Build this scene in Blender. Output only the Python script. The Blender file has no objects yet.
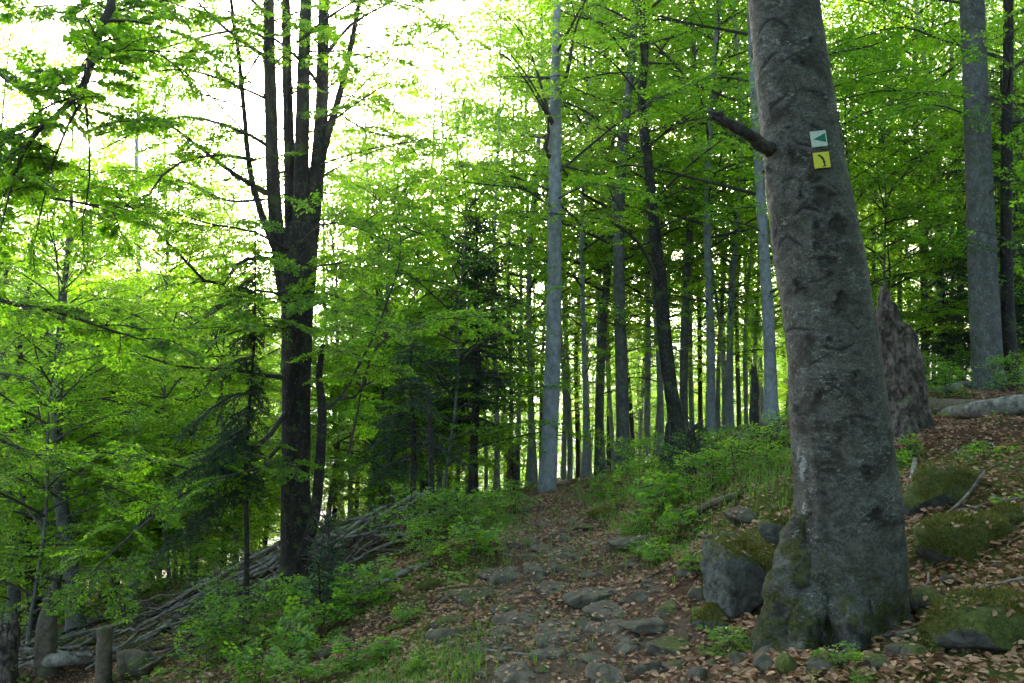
import bpy, math, random
import numpy as np
from mathutils import Vector, Matrix

# ------------------------------------------------------------------ camera, sky, sun, exposure
sc = bpy.context.scene
col = sc.collection
R = math.radians
PITCH, F = R(4.0), 887.0
cam_d = bpy.data.cameras.new('camera'); cam = bpy.data.objects.new('camera', cam_d); col.objects.link(cam)
cam.location = (0, 0, 1.6); cam.rotation_euler = (R(90) + PITCH, 0, 0)
cam_d.sensor_width = 36; cam_d.lens = 36 * F / 1024; cam_d.clip_end = 6000; cam_d.clip_start = .05
sc.camera = cam
SUN_AZ, SUN_EL = R(-4.6), R(15.2)          # azimuth from +Y towards +X
world = bpy.data.worlds.new('World'); sc.world = world; world.use_nodes = True
wn = world.node_tree.nodes; wn.clear(); wl = world.node_tree.links
sky = wn.new('ShaderNodeTexSky'); sky.sky_type = 'NISHITA'; sky.sun_disc = False
sky.sun_elevation = SUN_EL; sky.sun_rotation = SUN_AZ; sky.dust_density = 3.5; sky.air_density = .7; sky.ozone_density = .7
bg = wn.new('ShaderNodeBackground'); bg.inputs[1].default_value = .15
wo = wn.new('ShaderNodeOutputWorld'); wl.new(sky.outputs[0], bg.inputs[0]); wl.new(bg.outputs[0], wo.inputs[0])
sun_d = bpy.data.lights.new('sun', 'SUN'); sun_d.energy = 5.0; sun_d.angle = R(.6); sun_d.color = (1, .94, .84)
sun = bpy.data.objects.new('sun', sun_d); col.objects.link(sun)
sundir = Vector((math.sin(SUN_AZ) * math.cos(SUN_EL), math.cos(SUN_AZ) * math.cos(SUN_EL), math.sin(SUN_EL)))
sun.rotation_euler = sundir.to_track_quat('Z', 'Y').to_euler()
vs = sc.view_settings; vs.view_transform = 'Standard'; vs.look = 'None'; vs.exposure = 3.05; vs.gamma = 1
cy = sc.cycles
cy.max_bounces = 12; cy.diffuse_bounces = 4; cy.glossy_bounces = 2; cy.transmission_bounces = 10
cy.transparent_max_bounces = 4; cy.volume_bounces = 0; cy.use_denoising = True; cy.sample_clamp_indirect = 10
cy.caustics_reflective = False; cy.caustics_refractive = False
HAZE = True

# ------------------------------------------------------------------ numeric helpers
rng0 = np.random.default_rng(7); random.seed(7)
_T = np.random.default_rng(99).random((64, 64, 64))
def vnoise(p):
    p = np.asarray(p, float); i = np.floor(p).astype(int); f = p - i; f = f * f * (3 - 2 * f)
    i0 = i & 63; i1 = (i + 1) & 63
    x0, y0, z0 = i0[..., 0], i0[..., 1], i0[..., 2]; x1, y1, z1 = i1[..., 0], i1[..., 1], i1[..., 2]
    fx, fy, fz = f[..., 0], f[..., 1], f[..., 2]
    a = _T[x0, y0, z0] * (1 - fx) + _T[x1, y0, z0] * fx; b = _T[x0, y1, z0] * (1 - fx) + _T[x1, y1, z0] * fx
    c = _T[x0, y0, z1] * (1 - fx) + _T[x1, y0, z1] * fx; d = _T[x0, y1, z1] * (1 - fx) + _T[x1, y1, z1] * fx
    return ((a * (1 - fy) + b * fy) * (1 - fz) + (c * (1 - fy) + d * fy) * fz) * 2 - 1
def fbm(p, octv=4, gain=.5):
    p = np.asarray(p, float); s = 0; a = 1; t = 0
    for k in range(octv):
        s = s + a * vnoise(p * 2 ** k + 17.3 * k); t += a; a *= gain
    return s / t
def sstep(a, b, x):
    t = np.clip((np.asarray(x, float) - a) / (b - a), 0, 1); return t * t * (3 - 2 * t)
CP, SP = math.cos(PITCH), math.sin(PITCH)
def ray(px, py):
    u, v = (px - 512) / F, (341.5 - py) / F
    return u, CP - v * SP, SP + v * CP
def P(px, py, Y):                                   # the place seen at a pixel, at forward distance Y
    x, y, z = ray(px, py); s = Y / y
    return np.array((x * s, Y, 1.6 + z * s))
def proj(p):
    x, y, z = p[0], p[1], p[2] - 1.6
    d = y * CP + z * SP
    return 512 + F * x / d, 341.5 - F * (z * CP - y * SP) / d

# ------------------------------------------------------------------ terrain
ctrl = [P(*c) for c in [
 (550,683,5.0),(580,640,6.0),(570,590,7.6),(560,550,9.6),(550,520,12),(550,500,14.5),(550,491,16.5),(620,683,5.0),
 (480,683,5.1),(470,600,7.3),(500,540,10),(400,683,5.5),(430,620,6.9),(300,683,6.9),(200,683,8.8),(100,683,11),(0,683,12),
 (370,640,7.4),(330,610,8.8),(420,570,9.2),(450,530,11.5),(480,505,15),(400,530,13),(350,560,12),
 (295,600,11.4),(230,640,10),(200,600,13.5),(85,640,15),(140,600,19.5),(20,620,19),(350,520,20),(440,500,20),
 (640,660,4.9),(700,650,4.7),(750,665,4.15),(830,655,4.3),(880,620,4.75),(930,650,3.7),(1024,683,3.0),
 (660,600,6.3),(690,560,7.2),(1024,560,4.6),(950,515,5.6),(900,480,7.0),(950,440,8.8),(1024,430,9.4),(905,440,8.3),
 (985,394,12.2),(1080,400,12),(750,512,6.6),(770,470,8.6),(790,440,11),(700,475,11),(650,520,9.8),(620,513,12),
 (700,442,17),(755,428,18),(650,466,17.5),(600,487,17.5),(820,420,15),(900,400,18)]]
ctrl += [np.array(c, float) for c in [(0,0,0),(0,-6,0),(2.2,1.5,.45),(4,-3,1.0),(-2.5,1.5,-.5),(-6,0,-2.2),(-5,-8,-2),(6,3,1.9),(10,5,3),(10,-8,3.2),
 (-10,5,-3.6),(-20,10,-7.5),(-30,20,-10),(-15,30,-6.2),(-40,40,-12),(-20,45,-7.5),(-8,40,-4.3),(1.2,24,-.8),(2,32,-2.0),(0,45,-4.2),(6,28,-.4),(10,28,.6),
 (14,26,1.6),(14,40,.2),(24,40,2.8),(12,60,-3),(30,70,1),(0,70,-9),(-30,80,-13),(-60,80,-18),(14,14,2.9),(25,15,6),(25,-10,7),(-25,-10,-9)]]
C3 = np.array(ctrl)
def _k(r): return r
_A = C3[:, :2]; _n = len(_A)
_D = np.linalg.norm(_A[:, None] - _A[None], axis=2)
_M = np.zeros((_n + 3, _n + 3)); _M[:_n, :_n] = _k(_D) - np.eye(_n) * .25
_M[:_n, _n] = 1; _M[:_n, _n+1:] = _A; _M[_n, :_n] = 1; _M[_n+1:, :_n] = _A.T
_W = np.linalg.solve(_M, np.concatenate([C3[:, 2], np.zeros(3)]))
def path_c(y):                                     # centre and half width of the footpath
    yy = [-8, 0, 3, 5.2, 6.3, 7.8, 9.6, 12, 14.5, 17, 20, 24]
    xx = [-.6, -.1, .25, .42, .48, .50, .50, .50, .58, .85, 1.5, 2.6]
    ww = [.8, .8, .8, .78, .74, .70, .66, .60, .52, .48, .42, .4]
    return np.interp(y, yy, xx), np.interp(y, yy, ww)
def terr(x, y):
    x = np.asarray(x, float); y = np.asarray(y, float); sh = x.shape; q = np.stack([x.ravel(), y.ravel()], 1)
    z = np.empty(len(q))
    for s in range(0, len(q), 20000):
        d = np.linalg.norm(q[s:s+20000, None] - _A[None], axis=2)
        z[s:s+20000] = _k(d) @ _W[:_n] + _W[_n] + q[s:s+20000] @ _W[_n+1:]
    r = np.hypot(q[:, 0], q[:, 1] - 20); b = sstep(70, 200, r)
    z = z * (1 - b) + (-38) * b
    pc, pw = path_c(q[:, 1]); off = sstep(.7, 1.6, np.abs(q[:, 0] - pc) / pw)
    p3 = np.stack([q[:, 0], q[:, 1], 0 * z], 1)
    near = 1 - sstep(30, 60, r)
    z = z + near * ((.10 + .12 * off) * fbm(p3 * .9, 3) + (.03 + .05 * off) * fbm(p3 * 3.1 + 5, 3))
    return z.reshape(sh)
def axis(lo, a, b, hi, step):
    mid = np.arange(a, b + step, step); l = []; v = a; s = step
    while v > lo: s *= 1.16; v -= s; l.append(v)
    r = []; v = mid[-1]; s = step
    while v < hi: s *= 1.16; v += s; r.append(v)
    return np.array(l[::-1] + list(mid) + r)
GX = axis(-900, -9, 9, 900, .09); GY = axis(-300, 1.5, 20, 1400, .09)
GZ = terr(*np.meshgrid(GX, GY))
def gz(x, y):
    x = np.asarray(x, float); y = np.asarray(y, float)
    i = np.clip(np.searchsorted(GX, x) - 1, 0, len(GX) - 2); j = np.clip(np.searchsorted(GY, y) - 1, 0, len(GY) - 2)
    fx = (x - GX[i]) / (GX[i+1] - GX[i]); fy = (y - GY[j]) / (GY[j+1] - GY[j])
    return (GZ[j, i] * (1 - fx) + GZ[j, i+1] * fx) * (1 - fy) + (GZ[j+1, i] * (1 - fx) + GZ[j+1, i+1] * fx) * fy
def G(px, py, ymin=2.0):                            # where the line of sight meets the ground
    rx, ry, rz = ray(px, py); Y = np.arange(ymin, 60, .03); s = Y / ry
    d = 1.6 + rz * s - gz(rx * s, Y); k = np.argmax(d < 0)
    if not (d < 0).any(): k = np.argmin(d)
    return np.array((rx * s[k], Y[k], float(gz(rx * s[k], Y[k]))))

# ------------------------------------------------------------------ materials
def mat(name):
    m = bpy.data.materials.new(name); m.use_nodes = True; nt = m.node_tree; nt.nodes.clear()
    o = nt.nodes.new('ShaderNodeOutputMaterial'); return m, nt, o
def N(nt, t, **kw):
    n = nt.nodes.new(t)
    for k, v in kw.items():
        if k.startswith('i_'):
            n.inputs[int(k[2:]) if k[2:].isdigit() else k[2:].replace('_', ' ')].default_value = v
        else: setattr(n, k, v)
    return n
def ramp(nt, fac, stops, interp='LINEAR'):
    r = nt.nodes.new('ShaderNodeValToRGB'); cr = r.color_ramp; cr.interpolation = interp
    while len(cr.elements) > 1: cr.elements.remove(cr.elements[-1])
    cr.elements[0].position = stops[0][0]; cr.elements[0].color = (*stops[0][1], 1) if len(stops[0][1]) == 3 else stops[0][1]
    for p, c in stops[1:]:
        e = cr.elements.new(p); e.color = (*c, 1)
    nt.links.new(fac, r.inputs[0]); return r.outputs[0]
def noise(nt, scale, detail=4, rough=.6, vec=None, dist=0):
    n = N(nt, 'ShaderNodeTexNoise'); n.inputs['Scale'].default_value = scale; n.inputs['Detail'].default_value = detail
    n.inputs['Roughness'].default_value = rough; n.inputs['Distortion'].default_value = dist
    if vec is not None: nt.links.new(vec, n.inputs['Vector'])
    return n.outputs['Fac']
def mixc(nt, fac, a, b):
    m = N(nt, 'ShaderNodeMix', data_type='RGBA')
    for s, v in ((m.inputs[0], fac), (m.inputs[6], a), (m.inputs[7], b)):
        if hasattr(v, 'links'): nt.links.new(v, s)
        else: s.default_value = v if not isinstance(v, tuple) or len(v) == 4 else (*v, 1)
    return m.outputs[2]
def mth(nt, op, a, b=None, clamp=False):
    m = N(nt, 'ShaderNodeMath', operation=op, use_clamp=clamp)
    for s, v in zip(m.inputs, (a, b)):
        if v is None: continue
        if hasattr(v, 'links'): nt.links.new(v, s)
        else: s.default_value = v
    return m.outputs[0]
def coords(nt, scale=(1, 1, 1), which='Object'):
    t = N(nt, 'ShaderNodeTexCoord'); m = N(nt, 'ShaderNodeMapping'); m.inputs['Scale'].default_value = scale
    nt.links.new(t.outputs[which], m.inputs[0]); return m.outputs[0]
def finish(nt, o, colr, rough=.85, bump=None, bd=.02, bs=.6, spec=.3):
    b = N(nt, 'ShaderNodeBsdfPrincipled'); b.inputs['Specular IOR Level'].default_value = spec
    if hasattr(colr, 'links'): nt.links.new(colr, b.inputs[0])
    else: b.inputs[0].default_value = (*colr, 1)
    if hasattr(rough, 'links'): nt.links.new(rough, b.inputs['Roughness'])
    else: b.inputs['Roughness'].default_value = rough
    if bump is not None:
        bp = N(nt, 'ShaderNodeBump'); bp.inputs['Distance'].default_value = bd; bp.inputs['Strength'].default_value = bs
        nt.links.new(bump, bp.inputs['Height']); nt.links.new(bp.outputs[0], b.inputs['Normal'])
    nt.links.new(b.outputs[0], o.inputs[0]); return b
def leaf_mat(name, cols, trans, tmix=.5, rough=.5):
    m, nt, o = mat(name)
    g = N(nt, 'ShaderNodeNewGeometry'); oi = N(nt, 'ShaderNodeObjectInfo')
    f = mth(nt, 'ADD', mth(nt, 'MULTIPLY', g.outputs['Random Per Island'], .65), mth(nt, 'MULTIPLY', oi.outputs['Random'], .35))
    c = ramp(nt, f, [(i / (len(cols) - 1), k) for i, k in enumerate(cols)])
    t = ramp(nt, f, [(i / (len(trans) - 1), k) for i, k in enumerate(trans)])
    b = N(nt, 'ShaderNodeBsdfPrincipled'); nt.links.new(c, b.inputs[0]); b.inputs['Roughness'].default_value = rough
    b.inputs['Specular IOR Level'].default_value = .4
    tr = N(nt, 'ShaderNodeBsdfTranslucent'); nt.links.new(t, tr.inputs[0])
    mx = N(nt, 'ShaderNodeMixShader'); mx.inputs[0].default_value = tmix
    nt.links.new(b.outputs[0], mx.inputs[1]); nt.links.new(tr.outputs[0], mx.inputs[2]); nt.links.new(mx.outputs[0], o.inputs[0])
    return m
M = {}
M['leaf'] = leaf_mat('beech leaf', [(.015,.060,.008),(.035,.11,.010),(.07,.15,.014),(.10,.18,.02)], [(.10,.30,.012),(.28,.60,.014),(.44,.78,.018),(.68,.92,.026)], .62)
M['needle'] = leaf_mat('spruce needle', [(.014,.036,.016),(.022,.056,.022),(.04,.085,.028)], [(.04,.10,.02),(.06,.13,.025)], .25, .5)
M['fresh'] = leaf_mat('undergrowth leaf', [(.05,.14,.016),(.08,.19,.022),(.13,.23,.03)], [(.28,.6,.02),(.42,.72,.03)], .52, .38)
M['grass'] = leaf_mat('grass blade', [(.05,.13,.015),(.08,.17,.02),(.12,.18,.03)], [(.2,.42,.03),(.3,.5,.05)], .4, .5)
M['moss_tuft'] = leaf_mat('moss tuft', [(.03,.035,.006),(.08,.09,.012),(.17,.16,.025),(.24,.17,.03)], [(.10,.12,.01),(.2,.2,.02)], .3, .8)
M['dead'] = leaf_mat('dead leaf', [(.06,.022,.011),(.19,.085,.042),(.30,.145,.075),(.44,.27,.17),(.10,.038,.02),(.24,.16,.10)], [(.12,.05,.02),(.2,.09,.04)], .12, .7)
def bark(name, stops, moss=.0, sc_=(1, 1, .35), nscale=14, bd=.012, lichen=.5, speck=(.42,.44,.40)):
    m, nt, o = mat(name); v = coords(nt, sc_)
    n1 = noise(nt, nscale, 6, .65, v); n2 = noise(nt, 3.0, 3, .5, v, .6)
    c = ramp(nt, n1, stops)
    c = mixc(nt, mth(nt, 'MULTIPLY', ramp(nt, n2, [(.5, (0,0,0)), (.72, (1,1,1))]), .5), c, tuple(x * .45 for x in stops[0][1]))
    l = ramp(nt, noise(nt, 34, 3, .6, coords(nt, (1, 1, .7))), [(.58, (0,0,0)), (.66, (1,1,1))])
    l = mth(nt, 'MULTIPLY', l, lichen)
    c = mixc(nt, l, c, speck)
    if moss > 0:
        ms = ramp(nt, noise(nt, 5, 5, .65, coords(nt)), [(.62 - .3 * moss, (0,0,0)), (.75 - .3 * moss, (1,1,1))])
        c = mixc(nt, ms, c, (.055,.085,.018))
    finish(nt, o, c, .85, n1, bd, .7)
    return m
M['bark_pale'] = bark('pale beech bark', [(.3, (.13,.135,.14)), (.5, (.215,.22,.23)), (.7, (.30,.31,.32))], .1, (1,1,.8), 10, .006, .35)
M['bark_mid'] = bark('grey beech bark', [(.3, (.05,.049,.043)), (.5, (.09,.089,.08)), (.7, (.14,.138,.125))], .2, (1,1,.8), 10, .008, .3)
M['bark_dark'] = bark('dark weathered bark', [(.3, (.007,.006,.005)), (.5, (.018,.015,.012)), (.7, (.042,.035,.028))], .25, (1,1,.3), 12, .02, .15)
M['twig'] = bark('twig bark', [(.3, (.03,.026,.02)), (.6, (.07,.06,.048))], 0, (1,1,.5), 14, .003, .1)
M['snag'] = bark('dead spruce bark', [(.38, (.016,.010,.007)), (.5, (.065,.049,.038)), (.62, (.15,.12,.10))], .08, (1,1,.55), 17, .05, .25, (.32,.27,.25))
M['deadwood'] = bark('bleached deadwood', [(.34, (.05,.041,.032)), (.5, (.18,.16,.135)), (.66, (.30,.27,.235))], .2, (1,1,1), 11, .02, .25)
M['moss_wood'] = bark('mossy wood', [(.3, (.03,.022,.015)), (.6, (.13,.10,.07))], .35, (1,1,1), 12, .02, .1)
def hero_bark():
    m, nt, o = mat('old beech bark'); v = coords(nt, (1, 1, 1.5))
    n1 = noise(nt, 16, 9, .78, v); n2 = noise(nt, 3.6, 8, .72, v, .5)
    c = ramp(nt, n1, [(.30, (.036,.033,.026)), (.47, (.108,.104,.088)), (.60, (.165,.16,.138)), (.74, (.25,.25,.22))])
    c = mixc(nt, ramp(nt, n2, [(.50, (0,0,0)), (.60, (.8,.8,.8))]), c, (.030,.026,.019))
    fn = noise(nt, 75, 6, .8, coords(nt, (1, 1, 1.6))); c = mixc(nt, ramp(nt, fn, [(.40, (.75,.75,.75)), (.52, (0,0,0))]), c, (.022,.018,.013))
    ck = N(nt, 'ShaderNodeTexVoronoi', feature='DISTANCE_TO_EDGE'); ck.inputs['Scale'].default_value = 11
    wv = N(nt, 'ShaderNodeVectorMath', operation='ADD'); nv_ = N(nt, 'ShaderNodeTexNoise'); nv_.inputs['Scale'].default_value = 6; nt.links.new(coords(nt, (1, 1, 2.4)), wv.inputs[0]); nt.links.new(coords(nt), nv_.inputs['Vector']); nt.links.new(nv_.outputs['Color'], wv.inputs[1]); nt.links.new(wv.outputs[0], ck.inputs[0])
    ckf = mth(nt, 'MULTIPLY', ramp(nt, ck.outputs['Distance'], [(.0, (1,1,1)), (.045, (0,0,0))]), ramp(nt, noise(nt, 5, 3, .6, coords(nt)), [(.48, (0,0,0)), (.58, (.7,.7,.7))]))
    c = mixc(nt, ckf, c, (.016,.013,.010))
    vo = N(nt, 'ShaderNodeTexVoronoi'); vo.inputs['Scale'].default_value = 30; nt.links.new(coords(nt, (1, 1, .8)), vo.inputs[0])
    sp = mth(nt, 'MULTIPLY', ramp(nt, noise(nt, 38, 5, .8, coords(nt, (1, 1, 1.8))), [(.54, (0,0,0)), (.60, (1,1,1))]), ramp(nt, noise(nt, 7, 4, .6, coords(nt)), [(.46, (0,0,0)), (.62, (1,1,1))]))
    c = mixc(nt, mth(nt, 'MULTIPLY', sp, .75), c, (.34,.36,.32))
    at = N(nt, 'ShaderNodeAttribute', attribute_name='scar')
    c = mixc(nt, at.outputs['Fac'], c, (.017,.013,.010))
    am = N(nt, 'ShaderNodeAttribute', attribute_name='moss')
    mf = mth(nt, 'MULTIPLY', am.outputs['Fac'], ramp(nt, noise(nt, 9, 6, .7, coords(nt)), [(.44, (0,0,0)), (.56, (1,1,1))]))
    mc = ramp(nt, noise(nt, 60, 4, .7, coords(nt)), [(.35, (.015,.022,.004)), (.65, (.09,.095,.014))])
    c = mixc(nt, mf, c, mc)
    aw = N(nt, 'ShaderNodeAttribute', attribute_name='pale')
    c = mixc(nt, mth(nt, 'MULTIPLY', aw.outputs['Fac'], ramp(nt, noise(nt, 14, 5, .7, v), [(.47, (0,0,0)), (.56, (1,1,1))])), c, (.34,.35,.34))
    h = mth(nt, 'SUBTRACT', mth(nt, 'ADD', mth(nt, 'ADD', n1, mth(nt, 'MULTIPLY', fn, .6)), mth(nt, 'MULTIPLY', n2, .8)), mth(nt, 'MULTIPLY', ckf, .4))
    finish(nt, o, c, .8, h, .02, .9)
    return m
M['hero'] = hero_bark()
def rock_mat(name, moss, base=((.032,.030,.026), (.085,.082,.074), (.16,.155,.14)), yellow=False):
    m, nt, o = mat(name); v = coords(nt)
    n1 = noise(nt, 9, 8, .7, v); c = ramp(nt, n1, [(.3, base[0]), (.5, base[1]), (.72, base[2])])
    vo = N(nt, 'ShaderNodeTexVoronoi', feature='DISTANCE_TO_EDGE'); vo.inputs['Scale'].default_value = 3.2
    mp = N(nt, 'ShaderNodeVectorMath', operation='ADD'); nt.links.new(v, mp.inputs[0])
    nn = N(nt, 'ShaderNodeTexNoise'); nn.inputs['Scale'].default_value = 4; nt.links.new(v, nn.inputs['Vector']); nt.links.new(nn.outputs['Color'], mp.inputs[1])
    nt.links.new(mp.outputs[0], vo.inputs[0])
    cr = ramp(nt, vo.outputs['Distance'], [(.0, (1,1,1)), (.02, (0,0,0))])
    c = mixc(nt, mth(nt, 'MULTIPLY', cr, .25), c, (.02,.02,.018))
    li = ramp(nt, noise(nt, 22, 5, .65, v), [(.6, (0,0,0)), (.68, (1,1,1))]); c = mixc(nt, mth(nt, 'MULTIPLY', li, .25), c, (.26,.27,.23))
    g = N(nt, 'ShaderNodeNewGeometry'); sx = N(nt, 'ShaderNodeSeparateXYZ'); nt.links.new(g.outputs['Normal'], sx.inputs[0])
    up = mth(nt, 'ADD', mth(nt, 'MULTIPLY', sx.outputs[2], .5), mth(nt, 'MULTIPLY', noise(nt, 4.5, 5, .7, v), 1.0))
    t = 1.28 - .62 * moss
    mk = ramp(nt, mth(nt, 'MULTIPLY', up, .7), [(max(0, t - .06) * .7, (0,0,0)), (min(1.4, t + .05) * .7, (1,1,1))])
    mc = ramp(nt, noise(nt, 45, 5, .75, v), [(.3, (.020,.028,.005)), (.55, (.085,.10,.016)), (.75, (.30,.22,.035) if yellow else (.13,.15,.03))])
    c = mixc(nt, mk, c, mc)
    h = mth(nt, 'ADD', mth(nt, 'SUBTRACT', n1, mth(nt, 'MULTIPLY', cr, .5)), mth(nt, 'MULTIPLY', mth(nt, 'MULTIPLY', mk, noise(nt, 70, 3, .8, v)), .9))
    finish(nt, o, c, .85, h, .02, .8, .35)
    return m
M['rock'] = rock_mat('bare grey stone', .25, ((.028,.023,.016), (.085,.073,.053), (.16,.14,.105))); M['rock_some'] = rock_mat('stone with patches of moss', .6, ((.028,.023,.016), (.085,.073,.053), (.16,.14,.105)))
M['rock_moss'] = rock_mat('stone under thick moss', 1.4); M['rock_gold'] = rock_mat('stone with golden moss', .92, ((.03,.030,.026), (.08,.082,.073), (.165,.168,.152)), True)
def ground_mat(name, path):
    m, nt, o = mat(name); v = coords(nt)
    n1 = noise(nt, 30, 8, .75, v); n2 = noise(nt, 1.3, 5, .6, v); vo = N(nt, 'ShaderNodeTexVoronoi'); vo.inputs['Scale'].default_value = 26
    nt.links.new(v, vo.inputs[0])
    c = ramp(nt, n1, [(.3, (.020,.012,.007)), (.5, (.065,.036,.020)), (.68, (.15,.085,.048))])
    c = mixc(nt, mth(nt, 'MULTIPLY', ramp(nt, vo.outputs['Distance'], [(0, (1,1,1)), (.4, (0,0,0))]), .5), c, (.15,.09,.06))
    if path:
        c = mixc(nt, ramp(nt, n2, [(.4, (0,0,0)), (.65, (.8,.8,.8))]), c, (.12,.095,.072))
    else:
        am = N(nt, 'ShaderNodeAttribute', attribute_name='moss')
        mk = ramp(nt, mth(nt, 'ADD', mth(nt, 'MULTIPLY', am.outputs['Fac'], .6), mth(nt, 'MULTIPLY', noise(nt, 3.2, 7, .7, v), .6)), [(.5, (0,0,0)), (.58, (1,1,1))])
        mc = ramp(nt, noise(nt, 55, 5, .8, v), [(.3, (.03,.042,.008)), (.55, (.075,.09,.015)), (.75, (.15,.14,.03))])
        c = mixc(nt, mk, c, mc)
    finish(nt, o, c, .95, mth(nt, 'ADD', n1, vo.outputs['Distance']), .03, .8, .15)
    return m
M['ground'] = ground_mat('forest soil and moss', False); M['path'] = ground_mat('trodden path soil', True)
def flat(name, c, r=.5):
    m, nt, o = mat(name); n = noise(nt, 60, 4, .7, coords(nt)); cc = ramp(nt, n, [(.3, tuple(x * .82 for x in c)), (.6, c)])
    finish(nt, o, cc, r); return m
M['sign_white'] = flat('weathered white paint', (.50,.56,.50)); M['sign_green'] = flat('green paint', (.006,.15,.085))
M['sign_yellow'] = flat('yellow paint', (.66,.60,.05)); M['sign_black'] = flat('black paint', (.012,.02,.012)); M['steel'] = flat('screw steel', (.3,.3,.3), .4)

# ------------------------------------------------------------------ mesh building
class MB:
    def __init__(s): s.v = []; s.q = []; s.t = []; s.qm = []; s.tm = []; s.n = 0
    def add(s, v, q=None, t=None, m=0):
        v = np.asarray(v, float).reshape(-1, 3)
        if q is not None and len(q): q = np.asarray(q, int).reshape(-1, 4); s.q.append(q + s.n); s.qm.append(np.full(len(q), m))
        if t is not None and len(t): t = np.asarray(t, int).reshape(-1, 3); s.t.append(t + s.n); s.tm.append(np.full(len(t), m))
        s.v.append(v); s.n += len(v)
    def mesh(s, name, mats, smooth=True):
        me = bpy.data.meshes.new(name); v = np.concatenate(s.v)
        q = np.concatenate(s.q) if s.q else np.zeros((0, 4), int); t = np.concatenate(s.t) if s.t else np.zeros((0, 3), int)
        me.vertices.add(len(v)); me.vertices.foreach_set('co', v.astype(np.float32).ravel())
        me.loops.add(q.size + t.size); me.loops.foreach_set('vertex_index', np.concatenate([q.ravel(), t.ravel()]).astype(np.int32))
        me.polygons.add(len(q) + len(t))
        st = np.concatenate([np.arange(len(q)) * 4, q.size + np.arange(len(t)) * 3]).astype(np.int32)
        me.polygons.foreach_set('loop_start', st)
        mi = np.concatenate(([*s.qm] if s.qm else []) + ([*s.tm] if s.tm else [])).astype(np.int32)
        me.polygons.foreach_set('material_index', mi)
        me.polygons.foreach_set('use_smooth', np.full(len(st), smooth))
        for k in mats: me.materials.append(M[k] if isinstance(k, str) else k)
        me.update(calc_edges=True); return me
def attr(me, name, vals):
    a = me.attributes.new(name, 'FLOAT', 'POINT'); a.data.foreach_set('value', np.asarray(vals, np.float32))
def link(name, me, parent=None, loc=None, rot=None, scale=None):
    o = bpy.data.objects.new(name, me); col.objects.link(o)
    if parent is not None: o.parent = parent
    if loc is not None: o.location = loc
    if rot is not None: o.rotation_euler = rot
    if scale is not None: o.scale = scale
    return o
def tag(o, label=None, cat=None, group=None, kind=None):
    for k, v in (('label', label), ('category', cat), ('group', group), ('kind', kind)):
        if v: o[k] = v
    return o
def empty(name, loc, rot=(0, 0, 0)):
    o = bpy.data.objects.new(name, None); col.objects.link(o); o.location = loc; o.rotation_euler = rot; o.empty_display_size = .2; return o
def unit(v): v = np.asarray(v, float); return v / (np.linalg.norm(v, axis=-1, keepdims=True) + 1e-9)
def smooth_line(pts, n):                            # Catmull-Rom resample
    p = np.asarray(pts, float)
    if len(p) < 3: return p[0] + (p[-1] - p[0]) * np.linspace(0, 1, n)[:, None]
    e = np.vstack([2 * p[0] - p[1], p, 2 * p[-1] - p[-2]]); t = np.linspace(0, len(p) - 1 - 1e-6, n); i = t.astype(int); f = (t - i)[:, None]
    a, b, c, d = e[i], e[i+1], e[i+2], e[i+3]
    return .5 * (2 * b + (c - a) * f + (2 * a - 5 * b + 4 * c - d) * f ** 2 + (3 * b - a - 3 * c + d) * f ** 3)
def tube(mb, pts, rad, sides=8, m=0, cap=True, rough=0, seed=0):
    p = np.asarray(pts, float); n = len(p); rad = np.broadcast_to(rad, n).astype(float)
    t = unit(np.gradient(p, axis=0)); ref = np.array([0, 0, 1.]) if abs(t[0][2]) < .8 else np.array([0, 1., 0])
    u = unit(np.cross(t, ref)); w = np.cross(t, u)
    a = np.arange(sides) * 2 * math.pi / sides
    v = p[:, None] + (u[:, None] * np.cos(a)[None, :, None] + w[:, None] * np.sin(a)[None, :, None]) * rad[:, None, None]
    if rough:
        d = fbm(v * 3.0 / max(.05, rad.max()) * .25 + seed, 3) * rough; v = p[:, None] + (v - p[:, None]) * (1 + d[..., None])
    k = np.arange(n - 1)[:, None] * sides; j = np.arange(sides)[None]; j2 = (j + 1) % sides
    q = np.stack([k + j, k + j2, k + sides + j2, k + sides + j], -1).reshape(-1, 4)
    vv = v.reshape(-1, 3); tr = []
    if cap:
        vv = np.vstack([vv, p[0], p[-1] + t[-1] * rad[-1] * .4]); c0 = n * sides; L = (n - 1) * sides
        tr = [(c0, (i + 1) % sides, i) for i in range(sides)] + [(c0 + 1, L + i, L + (i + 1) % sides) for i in range(sides)]
    mb.add(vv, q, tr, m)

# ------------------------------------------------------------------ leaves
def leaf_quads(pos, d, n, size, wid=.58, fine=False):
    s = np.cross(d, n); s = unit(s); n = np.cross(s, d); L = size[:, None]; W = L * wid
    if not fine:
        v = np.stack([pos, pos + d * L * .48 + s * W * .5 - n * L * .05, pos + d * L, pos + d * L * .48 - s * W * .5 - n * L * .05], 1)
        q = np.arange(len(pos))[:, None] * 4 + np.arange(4)[None]
        return v.reshape(-1, 3), q
    v = np.stack([pos, pos + d * L * .3 + s * W * .46 + n * L * .06, pos + d * L * .68 + s * W * .40 + n * L * .04, pos + d * L * 1.0 - n * L * .08,
                  pos + d * L * .68 - s * W * .40 + n * L * .04, pos + d * L * .3 - s * W * .46 + n * L * .06], 1)
    b = np.arange(len(pos))[:, None] * 6
    q = np.concatenate([b + np.array([0, 1, 2, 3]), b + np.array([0, 3, 4, 5])])
    return v.reshape(-1, 3), q
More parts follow.
